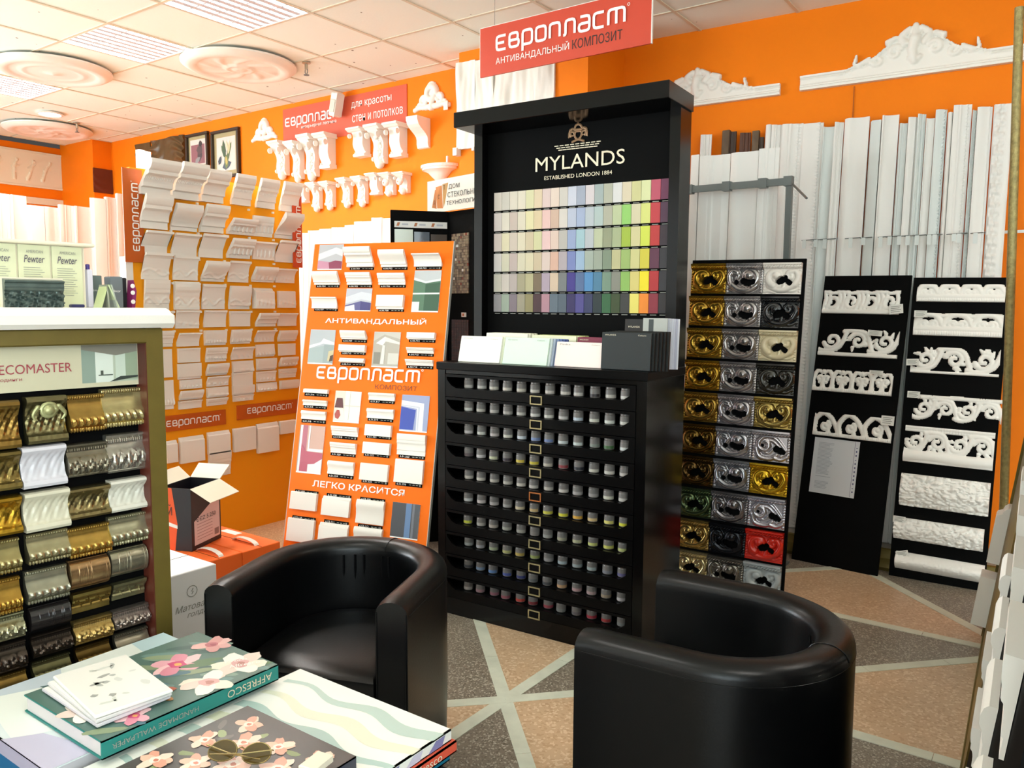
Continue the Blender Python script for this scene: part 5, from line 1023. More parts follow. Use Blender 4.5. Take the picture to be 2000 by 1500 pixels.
for s in (-1, 1):
    P = [(s*.034+.028*math.cos(q)*(1-.1*math.sin(q)), .006*math.cos(2*q)*0, .026+.021*math.sin(q)) for q in [2*math.pi*k/20 for k in range(20)]]
    MB().add([(x, .002, z) for x, y, z in P]+[(x, .004, z) for x, y, z in P], [tuple(range(20)), tuple(range(39, 19, -1))]).build('lens', GL, t)
    MB().tube([(x, .003, z) for x, y, z in P+P[:1]], .0014, 6).build('rim', GF, t)
    MB().tube([(s*.064, .003, .034), (s*.066, -.006, .03), (s*.01, -.008-.002*s, .016), (-s*.05, -.009-.002*s, .010)], .0014, 6).build('temple', GF, t)
MB().tube([(-.007, .003, .032), (0, .004, .036), (.007, .003, .032)], .0014, 6).build('bridge', GF, t)
t = thing('phone', 'dark blue flat phone or case at the end of the rose catalogue', 'phone', at(-1.075, .985, Z2, R_(4)))
o = MB().box(-.022, .022, -.10, .035, 0, .012, None, .003).build('body', mat('dark_blue_case', S('#39406c'), .3), t)
o = tag(MB().box(-.018, .018, -.028, .028, 0, .016, None, .002).build('key_fob', CREAM, None, at(-1.122, .955, Z2+.0362, R_(10))), 'small cream tag lying on the rose catalogue next to the phone', 'tag')
# ------------------------------------------------------------------ cartons beside the frame cabinet
OC = mat('orange_carton', S('#f26a22'), .5); WC = mat('white_carton', S('#f0f0f0'), .5)
def carton(label, m, w, d, h, mt, hx=.45, hy=.14):
    t = thing('carton', label, 'box', m)
    MB().box(0, w, 0, d, 0, h, None, .003).build('box_body', mt, t); MB().box(0, w, d/2-.001, d/2+.001, h, h+.0008).build('lid_seam', BLACKM, t)
    if 1:
        P = [(hx+.085*math.cos(math.pi*k/8), hy, h+.0005+.022*math.sin(math.pi*k/8)) for k in range(9)]
        mm = MB()
        for (p, q) in zip(P, P[1:]): mm.add([(p[0], p[1]-.012, p[2]), (q[0], q[1]-.012, q[2]), (q[0], q[1]+.012, q[2]), (p[0], p[1]+.012, p[2]), (p[0], p[1]-.012, p[2]-.002), (q[0], q[1]-.012, q[2]-.002), (q[0], q[1]+.012, q[2]-.002), (p[0], p[1]+.012, p[2]-.002)], [(0, 3, 2, 1), (4, 5, 6, 7), (0, 1, 5, 4), (2, 3, 7, 6)])
        mm.build('carry_handle', WHITE, t)
    return t
carton('orange carton nearest the white one, a white strap handle on its lid', at(-3.56, 1.93, 0), .55, .228, .30, OC, .45, .135)
c = carton('orange carton at the back against the sample wall, strap handle and white label', at(-3.56, 2.162, 0), .552, .205, .30, OC, .435, .10); MB().box(.175, .295, .145, .185, .3005, .301).build('label', PRICE, c)
t = carton('white carton in front of the orange ones with script lettering on its side', at(-2.80, 1.455, 0, R_(90)), .43, .38, .36, WC, .14, .2)
text('Матовая', INK_GR, t, w=.15, h=.026, pos=(.245, -.0005, .205), shear=.3); text('голда', INK_GR, t, w=.09, h=.02, pos=(.295, -.0005, .172), shear=.3)
MB().tube([(.32+.022*math.cos(q), -.0006, .278+.022*math.sin(q)) for q in [2*math.pi*k/20 for k in range(21)]], .0014, 5).tube([(.325, -.0006, .29), (.318, -.0006, .278), (.325, -.0006, .276), (.318, -.0006, .266)], .0014, 5).build('round_logo', INK_GR, t)
# open black and orange carton
t = thing('open_carton', 'open black and orange carton with raised white flaps, standing on the orange boxes', 'box', at(-3.332, 1.969, .3015, R_(23)))
w_, d_, h_ = .155, .229, .285; CB = mat('black_carton_print', S('#17131a'), .45)
wl = MB().box(0, w_, 0, .004, 0, h_).box(w_-.004, w_, .004, d_, 0, h_).box(0, .004, .004, d_, 0, h_).box(.004, w_-.004, d_-.004, d_, 0, h_).box(.004, w_-.004, .004, d_-.004, 0, .004)
wl.build('carton_wall', CB, t)
p = MB().poly_xz([(0, .0), (.07, .0), (.085, .12), (.06, h_), (0, h_)], -.0004, S('#e0521c')).poly_xz([(0, .12), (.085, .10), (.085, .115), (.0, .14)], -.0007, S('#e4e0d8')); p.build('printed_side', PRINT, t)
text('ИЙ', INK_K, t, w=.05, h=.05, pos=(.01, -.001, .16))
p = MB().add([(w_+.0005, .02, .02), (w_+.0005, d_-.01, .02), (w_+.0005, d_-.01, .22), (w_+.0005, .02, .13)], [(0, 1, 2, 3)], S('#e2ccc8'))
for k in range(6): p.add([(w_+.0008, .04, .11-.014*k), (w_+.0008, .16, .11-.014*k), (w_+.0008, .16, .113-.014*k), (w_+.0008, .04, .113-.014*k)], [(0, 1, 2, 3)], S('#b08a88'))
p.add([(w_+.0008, .175, .03), (w_+.0008, .21, .03), (w_+.0008, .21, .06), (w_+.0008, .175, .06)], [(0, 1, 2, 3)], S('#8a7470')); p.build('side_label', PRINT, t)
text('ЄЄZ 5.250', INK_K, t, w=.15, h=.02).matrix_local = Matrix.Translation((w_+.001, .035, .125)) @ Matrix.Rotation(R_(90), 4, 'Z')
FL = mat('flap_white', S('#e9e3cf'), .6)
MB().add([(0, d_, h_), (w_, d_, h_), (w_+.01, d_+.07, h_+.055), (.0, d_+.07, h_+.055), (0, d_+.003, h_-.003), (w_, d_+.003, h_-.003), (w_+.01, d_+.072, h_+.052), (.0, d_+.072, h_+.052)], [(0, 1, 2, 3), (7, 6, 5, 4), (0, 4, 5, 1), (1, 5, 6, 2), (2, 6, 7, 3), (3, 7, 4, 0)]).build('flap', FL, t)
MB().add([(w_, 0, h_), (w_, d_, h_), (w_+.10, d_+.0, h_-.055), (w_+.10, 0, h_-.055), (w_, 0, h_-.003), (w_, d_, h_-.003), (w_+.099, d_, h_-.058), (w_+.099, 0, h_-.058)], [(0, 3, 2, 1), (4, 5, 6, 7), (0, 1, 5, 4), (1, 2, 6, 5), (2, 3, 7, 6), (3, 0, 4, 7)]).build('flap', FL, t)
MB().add([(0, 0, h_), (0, d_, h_), (-.06, d_, h_+.05), (-.06, 0, h_+.05), (-.003, 0, h_-.001), (-.003, d_, h_-.001), (-.062, d_, h_+.048), (-.062, 0, h_+.048)], [(0, 1, 2, 3), (7, 6, 5, 4), (0, 4, 5, 1), (1, 5, 6, 2), (2, 6, 7, 3), (3, 7, 4, 0)]).build('flap', FL, t)
# ------------------------------------------------------------------ things on the back wall
BW = 4.719
def onwall(x, z, y=BW-.0): return Matrix.Translation((x, y, z))
fz = thing('frieze_banner', 'orange red banner under the ceiling with white lettering about walls and ceilings', 'sign', onwall(-5.825, 2.80))
MB().box(0, 1.468, -.006, 0, 0, .312).build('panel', mat('banner_print', S('#cf5538'), .4), fz)
logo(fz, INK_W, .70, (.03, -.007, .165)); text('интерьерная лепнина', INK_W, fz, w=.44, h=.028, pos=(.24, -.0065, .115))
text('для красоты', INK_W, fz, w=.45, h=.062, pos=(.858, -.0065, .195), bold=0); text('стен и потолков', INK_W, fz, w=.56, h=.056, pos=(.868, -.0065, .095), bold=0)
def corbel(kind, w, h, d, label, m, group):
    t = thing('corbel', label, 'corbel', m, group); a = w/2
    if kind == 'triangle':
        P = [(0, 0), (-d*.14, h*.02), (-d*.2, h*.14), (-d*.2, h*.3)]+[(-d*(.2+.75*math.sin(q)*math.sin(q)), h*(.3+.52*q/(math.pi/2))) for q in [math.pi/2*k/6 for k in range(1, 7)]]+[(-d, h*.88), (-d, h), (0, h)]
        MB().prism_x(P, -a*.75, a*.75).build('bracket_body', WHITE2, t); return t
    ab = .13*h
    MB().prism_x([(0, h-ab), (-d*.82, h-ab), (-d*.95, h-ab*.55), (-d, h-ab*.5), (-d, h), (0, h)], -a, a).build('abacus', WHITE2, t)
    n = 16; P = []
    for i in range(n+1):
        q = i/n; z = (h-ab)*q
        if kind == 'block': y = d*(.38+.12*math.sin(q*2*math.pi-1.2)+.42*q**2)
        else: y = d*(.20+.62*q**1.6+.14*math.sin(q*2*math.pi+.4))
        P.append((-y, z))
    P = [(0, 0)]+P+[(0, h-ab)]
    MB().prism_x(P, -a*.72, a*.72).build('bracket_body', WHITE2, t)
    m2 = MB()
    if kind == 'block': m2.prism_x([(0, -.01*h), (-d*.5, -.01*h), (-d*.55, h*.05), (-d*.5, h*.1), (0, h*.1)], -a*.85, a*.85)
    for s in (-1, 1):
        MB().tube([(s*a*.70, -d*.80, h*.72), (s*a*.86, -d*.80, h*.72)], h*.085, 12).build('volute', WHITE2, t, None, True)
        MB().tube([(s*a*.70, -d*.34, h*.13), (s*a*.86, -d*.34, h*.13)], h*.06, 12).build('volute', WHITE2, t, None, True)
    if kind in ('leaf', 'scroll'):
        for k in range(5):
            q = .12+.17*k; y = d*(.22+.62*q**1.6+.14*math.sin(q*2*math.pi+.4)); m2.ball((0, -y, (h-ab)*q), a*(.30+.10*(k % 2)), 10, 6, .6); m2.ball((a*.32, -y*.96, (h-ab)*(q+.05)), a*.24, 8, 5, .6); m2.ball((-a*.32, -y*.96, (h-ab)*(q+.05)), a*.24, 8, 5, .6)
        m2.ball((0, -d*.26, .0), a*.55, 10, 6, .9)
    if kind == 'face': m2.ball((0, -d*.72, h*.55), a*.55, 12, 8, .8).ball((0, -d*.98, h*.52), a*.12, 8, 5).ball((0, -d*.4, h*.08), a*.5, 10, 6)
    if m2.v: m2.build('carved_ornament', WHITE2, t, None, True)
    return t
up = ['leaf', 'scroll', 'leaf', 'block', 'block', 'leaf', 'block', 'triangle']
nm = ['large leaf carved corbel at the far end of the upper row, nearest the framed pictures', 'slim scroll corbel second in the upper row, beside the far end one', 'tall leaf carved corbel hanging just left of the first plain block corbel', 'plain block corbel with square cap at the end of the upper row\'s first four', 'plain S curved block corbel under the word about walls on the banner', 'tall leaf tipped corbel between two plain block corbels', 'plain block corbel next to the triangular bracket', 'smooth triangular wall bracket at the end of the upper corbel row']
for (x1, x2, zt, zb), k, l in zip(DATA['CB'], up, nm):
    d = .15; w_ = .15 if k != 'scroll' else .12; corbel(k, w_, zt-zb+.005, d, l, onwall(x2-w_/2-.02, zb-.01), 'white corbels in the upper row')
lo = ['block', 'leaf', 'leaf', 'leaf', 'leaf', 'block', 'face', 'face']
nm = ['small block corbel half hidden behind the top of the sample wall', 'small leaf corbel second in the lower row, next to the sample wall', 'small leaf corbel third in the lower row', 'wide capped small corbel in the middle of the lower row, tapering to a point', 'small leaf corbel just before the plain slim one in the lower row', 'small plain slim corbel in the lower row', 'small corbel with a carved face, beside the plain slim one', 'small corbel with a carved face, nearest the round wall shelf']
for (x1, x2, zt, zb), k, l in zip(DATA['CL'], lo, nm):
    d = .115; w_ = .112; corbel(k, w_, zt-zb-.01, d, l, onwall(x2-w_/2-.01, zb-.005), 'white corbels in the lower row')
t = thing('wall_shelf', 'white half round bracket shelf above the black glass rack', 'shelf', onwall(-4.02, 2.36))
P = [(.17*math.cos(math.pi*k/16), -.12*math.sin(math.pi*k/16)) for k in range(17)]
MB().slab_xy(P, .085, .105).slab_xy([(x*.92, y*.92) for x, y in P], .068, .085).build('shelf_top', WHITE2, t)
V = []; F = []
for i, (z, k) in enumerate([(.068, .85), (.05, .62), (.03, .5), (.0, .3), (-.02, .08)]): V += [(x*k, y*k, z) for x, y in P]
for i in range(4): F += [(i*17+k, i*17+k+1, (i+1)*17+k+1, (i+1)*17+k) for k in range(16)]
MB().add(V, F).build('bracket', WHITE2, t, None, True); MB().box(.12, .135, -.08, -.06, .105, .15).build('clip', WHITE2, t)
# cartouches
def cartouche(label, x, z, w, h):
    s = w/.39; st = [scroll(.195, .125, .05, .036, 0, 1.0, .03, .03), [(.195, .125, .03)], scroll(.11, .075, .035, .008, 60, 1.2, .02, .014), scroll(.28, .075, .035, .008, 120, -1.2, .02, .014), stroke([(.015, .02), (.07, .035), (.12, .03), (.195, .03)], .018, .024), stroke([(.375, .02), (.32, .035), (.27, .03), (.195, .03)], .018, .024), stroke([(.195, .02), (.195, .07)], .03, .02), scroll(.06, .05, .022, .006, 200, 1.0, .014, .012), scroll(.33, .05, .022, .006, -20, -1.0, .014, .012), stroke([(.15, .16), (.17, .19), (.195, .2), (.22, .19), (.24, .16)], .016, .016), stroke([(.13, .06), (.15, .1)], .018), stroke([(.26, .06), (.24, .1)], .018)]
    def f(X, Z):
        H = field(X/s, Z/(h/.215), st, 1.0); return np.where((X/s-.195)**2+(Z/(h/.215)-.125)**2 < .0006, np.maximum(H*.5, .012), H)
    return tag(put('cartouche', relief(w, h, 100, 56, f, .002, WHITE2, 'cartouche'), None, onwall(x, z)), label, 'wall ornament')
cartouche('smaller white carved ornament on the wall beside the framed picture', -6.27, 2.875, .36, .205)
cartouche('white carved ornament with an oval boss beside the draped relief panels', -4.29, 2.88, .37, .215)
MB().box(-.02, .02, -.006, 0, -.03, .03).build('price_tag', PRICE, bpy.data.objects['cartouche.001'], (.34, -.02, .01))
# framed pictures and dark reliefs
def framed(label, x0, x1, z0, z1, art, fc='#2a2118', mw=.04):
    w, h = x1-x0, z1-z0; t = thing('framed_picture', label, 'picture', onwall(x0, z0)); fm = mat('frame_wood', S(fc), .4)
    b = .028
    for nme, bx in (('frame_rail', (0, w, 0, b)), ('frame_rail', (0, w, h-b, h)), ('frame_rail', (0, b, b, h-b)), ('frame_rail', (w-b, w, b, h-b))): MB().box(bx[0], bx[1], -.03, 0, bx[2], bx[3], None, .005).build(nme, fm, t)
    m = MB().poly_xz([(b, b), (w-b, b), (w-b, h-b), (b, h-b)], -.008, S('#a89a70')).poly_xz([(b+mw, b+mw), (w-b-mw, b+mw), (w-b-mw, h-b-mw), (b+mw, h-b-mw)], -.009, S('#d8cdc6'))
    for k, (col, pts) in enumerate(art): m.poly_xz([(b+mw+(w-2*b-2*mw)*a, b+mw+(h-2*b-2*mw)*c) for a, c in pts], -.0095-.0003*k, S(col))
    m.build('picture_print', PRINT, t)
def leaf(cx, cy, l, wd, a): c, s = math.cos(R_(a)), math.sin(R_(a)); return [(cx+u*c-v*s, cy+u*s+v*c) for u, v in [(0, 0), (l*.3, wd), (l*.7, wd*.8), (l, 0), (l*.7, -wd*.8), (l*.3, -wd)]]
framed('framed print of a pale egret among dark green leaves', -6.861, -6.438, 2.597, 3.043, [('#4a6446', leaf(.5, .35, .5, .08, 120)), ('#3c5640', leaf(.45, .4, .55, .09, 100)), ('#5c7040', leaf(.55, .4, .5, .08, 60)), ('#c9c09a', leaf(.6, .45, .45, .06, 75)), ('#5a6a48', leaf(.4, .25, .4, .1, 40)), ('#4a5a6a', leaf(.3, .1, .5, .12, 15)), ('#6a7a50', leaf(.5, .05, .4, .1, 80)), ('#3a4a58', leaf(.1, .2, .3, .08, 60)), ('#b8a860', leaf(.55, .15, .3, .06, 100)), ('#d8cca8', leaf(.62, .6, .3, .05, 110))])
framed('narrow framed print with a red ground and a dark bird', -7.275, -6.912, 2.70, 3.06, [('#8a5a62', [(.05, .05), (.95, .05), (.95, .8), (.05, .8)]), ('#4a4248', leaf(.6, .1, .8, .16, 85)), ('#5a4a4e', leaf(.55, .4, .4, .2, 70)), ('#8a8a8c', leaf(.3, .1, .4, .1, 30)), ('#3a3438', leaf(.7, .7, .25, .12, 100))], '#2a2018', .03)
CV = mat('carved_wood', S('#5a4426'), .4, var=.25, vscale=14)
def carvedpanel(label, x0, x1, z0, z1, m, amp=.016, fr=34, y=BW, mtx=None, cat='relief'):
    w, h = x1-x0, z1-z0
    f = lambda X, Z: .012+amp*.5*(1+np.sin(fr*Z+6*np.sin(X*9+Z*5)))*(.5+.5*np.sin(X*13+Z*7))
    o = tag(put('carved_relief', relief(w, h, 60, 40, f, None, m, 'carved_relief'), None, mtx if mtx is not None else onwall(x0, z0, y)), label, cat)
    return o
carvedpanel('dark brown carved wave relief beside the framed red print', -7.884, -7.32, 2.745, 3.073, CV, .03, 60)
carvedpanel('smaller dark brown relief at the far end of the picture row', -8.19, -7.92, 2.85, 3.068, CV, .01, 40)
M90 = lambda x, y, z: Matrix.Translation((x, y, z)) @ Matrix.Rotation(R_(90), 4, 'Z')
carvedpanel('square red brown relief plaque in the far orange corner', 0, .215, 0, .255, mat('red_brown_plaque', S('#5a2418'), .45), .008, 60, mtx=M90(-8.697, 4.51, 2.60))
t = thing('relief_panel', 'long cream relief panel with faint figures on the far left wall', 'relief', M90(-9.398, 2.9, 2.667))
MB().box(0, 1.66, -.012, 0, 0, .388).build('panel', CREAM, t)
for bx in ((0, 1.66, 0, .022), (0, 1.66, .366, .388), (0, .022, .022, .366), (1.638, 1.66, .022, .366)): MB().box(bx[0], bx[1], -.02, -.012, bx[2], bx[3], None, .003).build('border', CREAM, t)
st = []
for k in range(9):
    r = random.Random(k); st += [stroke([(.12+.16*k+r.uniform(-.03, .03), .05), (.14+.16*k, .14+r.uniform(-.03, .03)), (.10+.17*k, .22)], .022, .012, 14), [(.11+.17*k, .245, .02)], stroke([(.12+.16*k, .17), (.2+.16*k, .2+r.uniform(-.05, .05))], .014, .008, 10)]
put('carved_figures', relief(1.6, .32, 150, 40, lambda X, Z: field(X, Z, st, .7), .001, CREAM, 'carved_figures'), t, (.03, -.012, .03))
tag(MB().box(0, .50, -.02, 0, 0, .07).build('ledge_panel', CREAM, None, M90(-9.398, 4.1, 2.49)), 'low cream panel under the long relief on the far wall', 'panel')
# draped relief planks on the pier
t = thing('draped_relief', 'four tall white relief planks with draped folds on the orange pier', 'relief', onwall(-3.635, 2.474, 4.459))
xs = [0, .163, .324, .645, .801]
from mathutils import noise as _n
for k in range(4):
    w_ = xs[k+1]-xs[k]-.004
    def f(X, Z, k=k):
        H = np.zeros_like(X)
        for a in np.ndindex(X.shape): H[a] = .022+.020*_n.noise(Vector((X[a]*11+5*k, Z[a]*3.0, k*2.3)))+.008*_n.noise(Vector((X[a]*30+5*k, Z[a]*7, k*2.3)))
        return H
    put('relief_plank', relief(w_, .585-.01*k, 34, 60, f, None, WHITE2, 'relief_plank'), t, (xs[k], 0, .02))
MB().box(-.012, .022, -.05, 0, -.022, .03).build('clip', WHITE2, t); MB().box(.155, .175, -.05, 0, -.005, .02).build('clip', WHITE2, t)
# pediments on the wall behind the display
WRM = lambda x, z: Matrix.Translation((x, 4.938+.0451*(x+2.7)-.001, z)) @ Matrix.Rotation(R_(2.58), 4, 'Z')
def pediment(label, x0, w, h, z):
    c = w/2; s = h/.29
    st = [scroll(c-.10, .14*s, .035, .01, 30, 1.2, .016, .010), scroll(c+.10, .14*s, .035, .01, 150, -1.2, .016, .010), scroll(c-.19, .11*s, .028, .008, 200, 1.1, .013, .009), scroll(c+.19, .11*s, .028, .008, -20, -1.1, .013, .009), stroke([(c, .08*s), (c-.012, .14*s), (c, .2*s)], .02, .03), stroke([(c-.05, .18*s), (c-.07, .22*s), (c-.03, .255*s)], .02, .016), stroke([(c+.05, .18*s), (c+.07, .22*s), (c+.03, .255*s)], .02, .016), stroke([(c, .2*s), (c, .27*s)], .024, .016), stroke([(c-.28, .10*s), (c-.23, .13*s)], .016, .01), stroke([(c+.28, .10*s), (c+.23, .13*s)], .016, .01), stroke([(c-.025, .1*s), (c, .085*s), (c+.025, .1*s)], .014), stroke([(c-.31, .11*s), (c-.30, .155*s)], .012, .008), stroke([(c+.31, .11*s), (c+.30, .155*s)], .012, .008), stroke([(c-.14, .2*s), (c-.10, .215*s)], .016), stroke([(c+.14, .2*s), (c+.10, .215*s)], .016)]
    def f(X, Z):
        d = np.abs(X-c); top = (.085+.165*np.exp(-(d/.19)**2.2)+.012*np.exp(-((d-.3)/.03)**2))*s
        top = np.where(d > .36, .085*s, top)
        H = np.where(Z < top, .020, 0.0); e = top-Z
        H = np.where((Z < top) & (e < .014), .030, H); H = np.where((Z < top) & (e > .02) & (e < .026), .026, H)
        H = np.where(Z < .03, .034-.01*np.abs(np.sin(Z*200)), H)
        return np.maximum(H, np.where(field(X, Z, st, 1) > .001, .02+field(X, Z, st, 1.0), 0))
    return tag(put('pediment', relief(w, h+.02, int(w/.0055), int((h+.02)/.0055), f, .002, WHITE2, 'pediment'), None, WRM(x0, z)), label, 'pediment')
pediment('large white carved pediment on the orange wall near the gilded pole', -1.449, 1.215, .29, 2.690)
pediment('smaller white pediment partly hidden behind the crown of the black display', -2.60, 1.035, .24, 2.684)
# hanging sign
t = thing('hanging_sign', 'big red sign hanging from the ceiling above the black paint display', 'sign', Matrix.Translation((-2.936, 3.80, 2.728)))
MB().box(0, 1.083, 0, .012, 0, .272).build('panel', REDSIGN, t); MB().box(1.083, 1.088, 0, .012, 0, .272).box(-.003, 0, 0, .012, 0, .272).box(0, 1.083, 0, .012, .272, .275).build('edge', WHITE, t)
logo(t, INK_W, .83, (.112, -.001, .132)); text('АНТИВАНДАЛЬНЫЙ', INK_W, t, w=.49, h=.052, pos=(.113, 0, .048), bold=0); text('КОМПОЗИТ', INK_K, t, w=.30, h=.050, pos=(.622, 0, .050))
MB().tube([(.1, .006, .275), (.1, .006, .42)], .0012, 5).tube([(.98, .006, .275), (.98, .006, .42)], .0012, 5).build('wire', GREYST, t)
# ------------------------------------------------------------------ black glass sample rack behind the display
zc = 1.95
RA, RC, RB_ = Vector((-3.245, 3.372)), Vector((-3.03, 3.627)), Vector((-2.20, 3.45))
t = thing('glass_rack', 'black corner rack with glass samples and mosaic, under the white glass house sign', 'display rack', Matrix())
def frame2(a, b, z=0): d = (b-a); return Matrix.Translation((a.x, a.y, z)) @ Matrix.Rotation(math.atan2(d.y, d.x), 4, 'Z')
LA = (RC-RA).length; LB = (RB_-RC).length; MA, MBb = frame2(RA, RC), frame2(RC, RB_)
MB().box(0, LA, 0, .03, 0, zc).build('left_panel', BLACKM, t, MA); MB().box(0, LB, 0, .03, 0, zc).build('right_panel', BLACKM, t, MBb)
g = MB().box(.02, LA-.01, -.008, 0, zc-.098, zc-.062, S('#e4e4e0'))
for k in range(3): g.add([(.03+.1*k, -.009, zc-.090), (.045+.1*k, -.009, zc-.090), (.052+.1*k, -.009, zc-.070), (.037+.1*k, -.009, zc-.070)], [(0, 1, 2, 3)], S('#b06a3c')); g.box(.062+.1*k, .098+.1*k, -.0085, -.008, zc-.085, zc-.075, S('#b9bcc4'))
g.build('logo_strip', PRINT, t, MA)
for k, (a, b, c) in enumerate([(.02, .125, '#b9c2ae'), (.132, .22, '#5a626c'), (.228, .322, '#5c544e')]):
    o = MB().box(a, b, -.008, 0, .9, zc-.108-.012*k).build('glass_sample', mat('glass_sheet', 'object', .08, 0, coat=.6), t, MA); o.color = S(c)
mo = MB(); rr = random.Random(4)
for i in range(10):
    for j in range(22): 
        c = rr.choice(['#7a6a58', '#8a7a64', '#6c5a48', '#94846c', '#5e4c40']); c = '#dcd8d0' if rr.random() < .05 else ('#7a3a2a' if rr.random() < .03 else c)
        mo.box(.035+.0155*i, .049+.0155*i, -.006, 0, 1.48+.0155*j, 1.494+.0155*j, S(c))
o = mo.build('mosaic_tiles', PRINTG, t, MBb); o['kind'] = 'stuff'
mo = MB()
for i in range(10):
    for j in range(20): mo.box(.035+.0155*i, .049+.0155*i, -.006, 0, 1.02+.0155*j, 1.034+.0155*j, S(rr.choice(['#3a1612', '#44201a', '#2e120e', '#341c18'])))
o = mo.build('mosaic_tiles', PRINTG, t, MBb); o['kind'] = 'stuff'
MB().box(.125, .165, -.006, 0, 1.345, 1.37, S('#dcd4cc')).box(.135, .15, -.007, -.006, 1.35, 1.365, S('#a85a30')).build('small_label', PRINT, t, MBb)
t = thing('glass_house_sign', 'white sign with three slanted orange logo bars and dark lettering about glass', 'sign', MBb @ Matrix.Translation((-.175, -.012, zc+.002)))
MB().box(0, .62, -.01, 0, .0, .185).build('panel', mat('sign_white', S('#ece8de'), .4), t)
m = MB()
for pts, c in (([(.045, .03), (.09, .02), (.085, .13), (.075, .13)], '#b06a34'), ([(.095, .022), (.15, .018), (.14, .15), (.082, .145)], '#c07638'), ([(.155, .02), (.17, .05), (.20, .16), (.145, .155)], '#b88a4c')): m.poly_xz(pts, -.0105, S(c))
m.build('logo_bars', PRINT, t)
for s, x, z in (('Д', .062, .045), ('С', .105, .075), ('Т', .155, .125)): text(s, INK_K, t, w=.016, h=.024, pos=(x, -.011, z))
for s, x, z, w_ in (('ДОМ', .205, .118, .10), ('СТЕКОЛЬНЫХ', .195, .075, .30), ('ТЕХНОЛОГИЙ', .185, .032, .29)): text(s, INK_K, t, w=w_, h=.03, pos=(x, -.0105, z))
# ------------------------------------------------------------------ long mouldings leaning upright
STK = mat('moulding_white', S('#e8e4de'), .45); STG = mat('moulding_cool_white', S('#d6dad6'), .45)
def stick(name, label, group, x0, x1, yb, zb, yt, zt, kind, m, d=.03, carve=None, rz=0, axis='x', nx=2):
    w_ = abs(x1-x0); L = math.hypot(zt-zb, yt-yb); a = math.atan2(yt-yb, zt-zb)
    me = moulding(L, profile(kind, w_*.985, d), carve, nx=nx, dense=bool(carve), mat=m, name=name)
    B = Matrix(((0, 0, -1, 0), (0, 1, 0, 0), (1, 0, 0, 0), (0, 0, 0, 1)))    # length up, width to -x, face to -y
    if axis == 'x': Mx = Matrix.Translation((x1, yb, zb)) @ Matrix.Rotation(-a, 4, 'X') @ B
    else: Mx = Matrix.Translation((yb, x1, zb)) @ Matrix.Rotation(R_(90), 4, 'Z') @ Matrix.Rotation(-a, 4, 'X') @ B
    o = put(name, me, None, Mx); return tag(o, label, 'moulding', group)
KS = ['round', 'step', 'step', 'ogee', 'cove', 'step', 'ovolo', 'flat', 'cove', 'ovolo', 'ogee', 'step', 'cove', 'ogee', 'round', 'step', 'ovolo', 'ogee', 'frame']
DESC = {'round': 'rounded', 'step': 'stepped', 'ogee': 'ogee curved', 'cove': 'hollow curved', 'ovolo': 'ribbed', 'flat': 'flat', 'frame': 'wide leaf carved'}
rope = lambda x, z, p: .003*math.sin(2*math.pi*x/.02) if .1 < z < .3 else 0
leafc = lambda x, z, p: .007*math.sin(x*70+z*6)*math.sin(z*9)+.003*math.sin(x*190) if .35 < z < .9 else 0
for i, (x0, x1, zt) in enumerate(DATA['ST']):
    if i < 18: x1 = max(x1, min(x1+.012, DATA['ST'][i+1][0]-.001))
    cv, nx = (rope, 420) if i in (2, 3, 13, 15, 16) else ((leafc, 520) if i == 18 else (None, 2))
    stick('wall_moulding', '%s %swhite moulding leaning on the orange wall, %s from the gilded pole' % (DESC[KS[i]], 'cool ' if i in (4, 7, 9, 11, 13, 16) else '', ORD[18-i]), 'long white mouldings leaning on the orange wall', x0+.002, x1-.002, 4.74, .122, 4.93, zt, KS[i], STG if i in (4, 7, 9, 11, 13, 16) else STK, .028+.004*(i % 3), cv, nx=nx)
for i, (x0, x1, zt) in enumerate(DATA['ST2']): x1 = DATA['ST2'][i+1][0] if i < 3 else x1; stick('wall_moulding', '%s wide white panel strip in front of the grey rail, %s from its upright post' % (['narrow', 'fluted', 'pale ribbed', 'smooth'][i], ORD[3-i]), 'white strips behind the grey rail', x0+.002, x1-.002, 4.40, .002, 4.47, zt, ['flat', 'step', 'ovolo', 'step'][i], STK, .022)
for i, (x0, x1, zt) in enumerate(DATA['ST3']): stick('wall_moulding', ['short white strip sticking up next to the black display crown', 'wide olive brown moulding above the white strips', 'dark brown moulding right beside the olive one', 'red brown moulding in the middle of the brown bundle', 'lighter brown moulding in the brown bundle', 'narrow dark brown moulding at the end of the brown bundle'][i], 'brown and white ends above the grey rail' , x0+.001, x1-.001, 4.82, .122, 4.93, zt, ['step', 'flat', 'cove', 'step', 'flat', 'cove'][i], [STK, BROWNW, mat('dark_brown_wood', S('#3a2416'), .5, var=.2), mat('red_brown_wood', S('#54301e'), .5, var=.2), BROWNW, mat('deep_brown_wood', S('#3e2a1a'), .5, var=.2)][i], .026)
for i, (x0, x1, zt) in enumerate(DATA['ST4']): stick('wall_moulding', '%s white moulding on the back wall, %s from the glass rack' % (DESC[['step', 'cove', 'ogee', 'step', 'flat', 'step', 'ovolo', 'cove'][i]], ORD[7-i]), 'white mouldings between sample wall and glass rack', x0+.002, x1-.002, 4.56, .002, 4.64, zt, ['step', 'cove', 'ogee', 'step', 'flat', 'step', 'ovolo', 'cove'][i], STK, .035)
for i, (y0, y1, zt) in enumerate(DATA['ST5']): stick('wall_moulding', 'brightly lit white moulding in the far stack, %s from its near end' % ORD[i], 'brightly lit white mouldings far behind the frame cabinet', y0+.001, y1-.001, -7.62, .002, -7.66, zt, ['step', 'cove', 'flat', 'ogee', 'step', 'cove', 'flat', 'step', 'ogee'][i], STK, .04, axis='y')
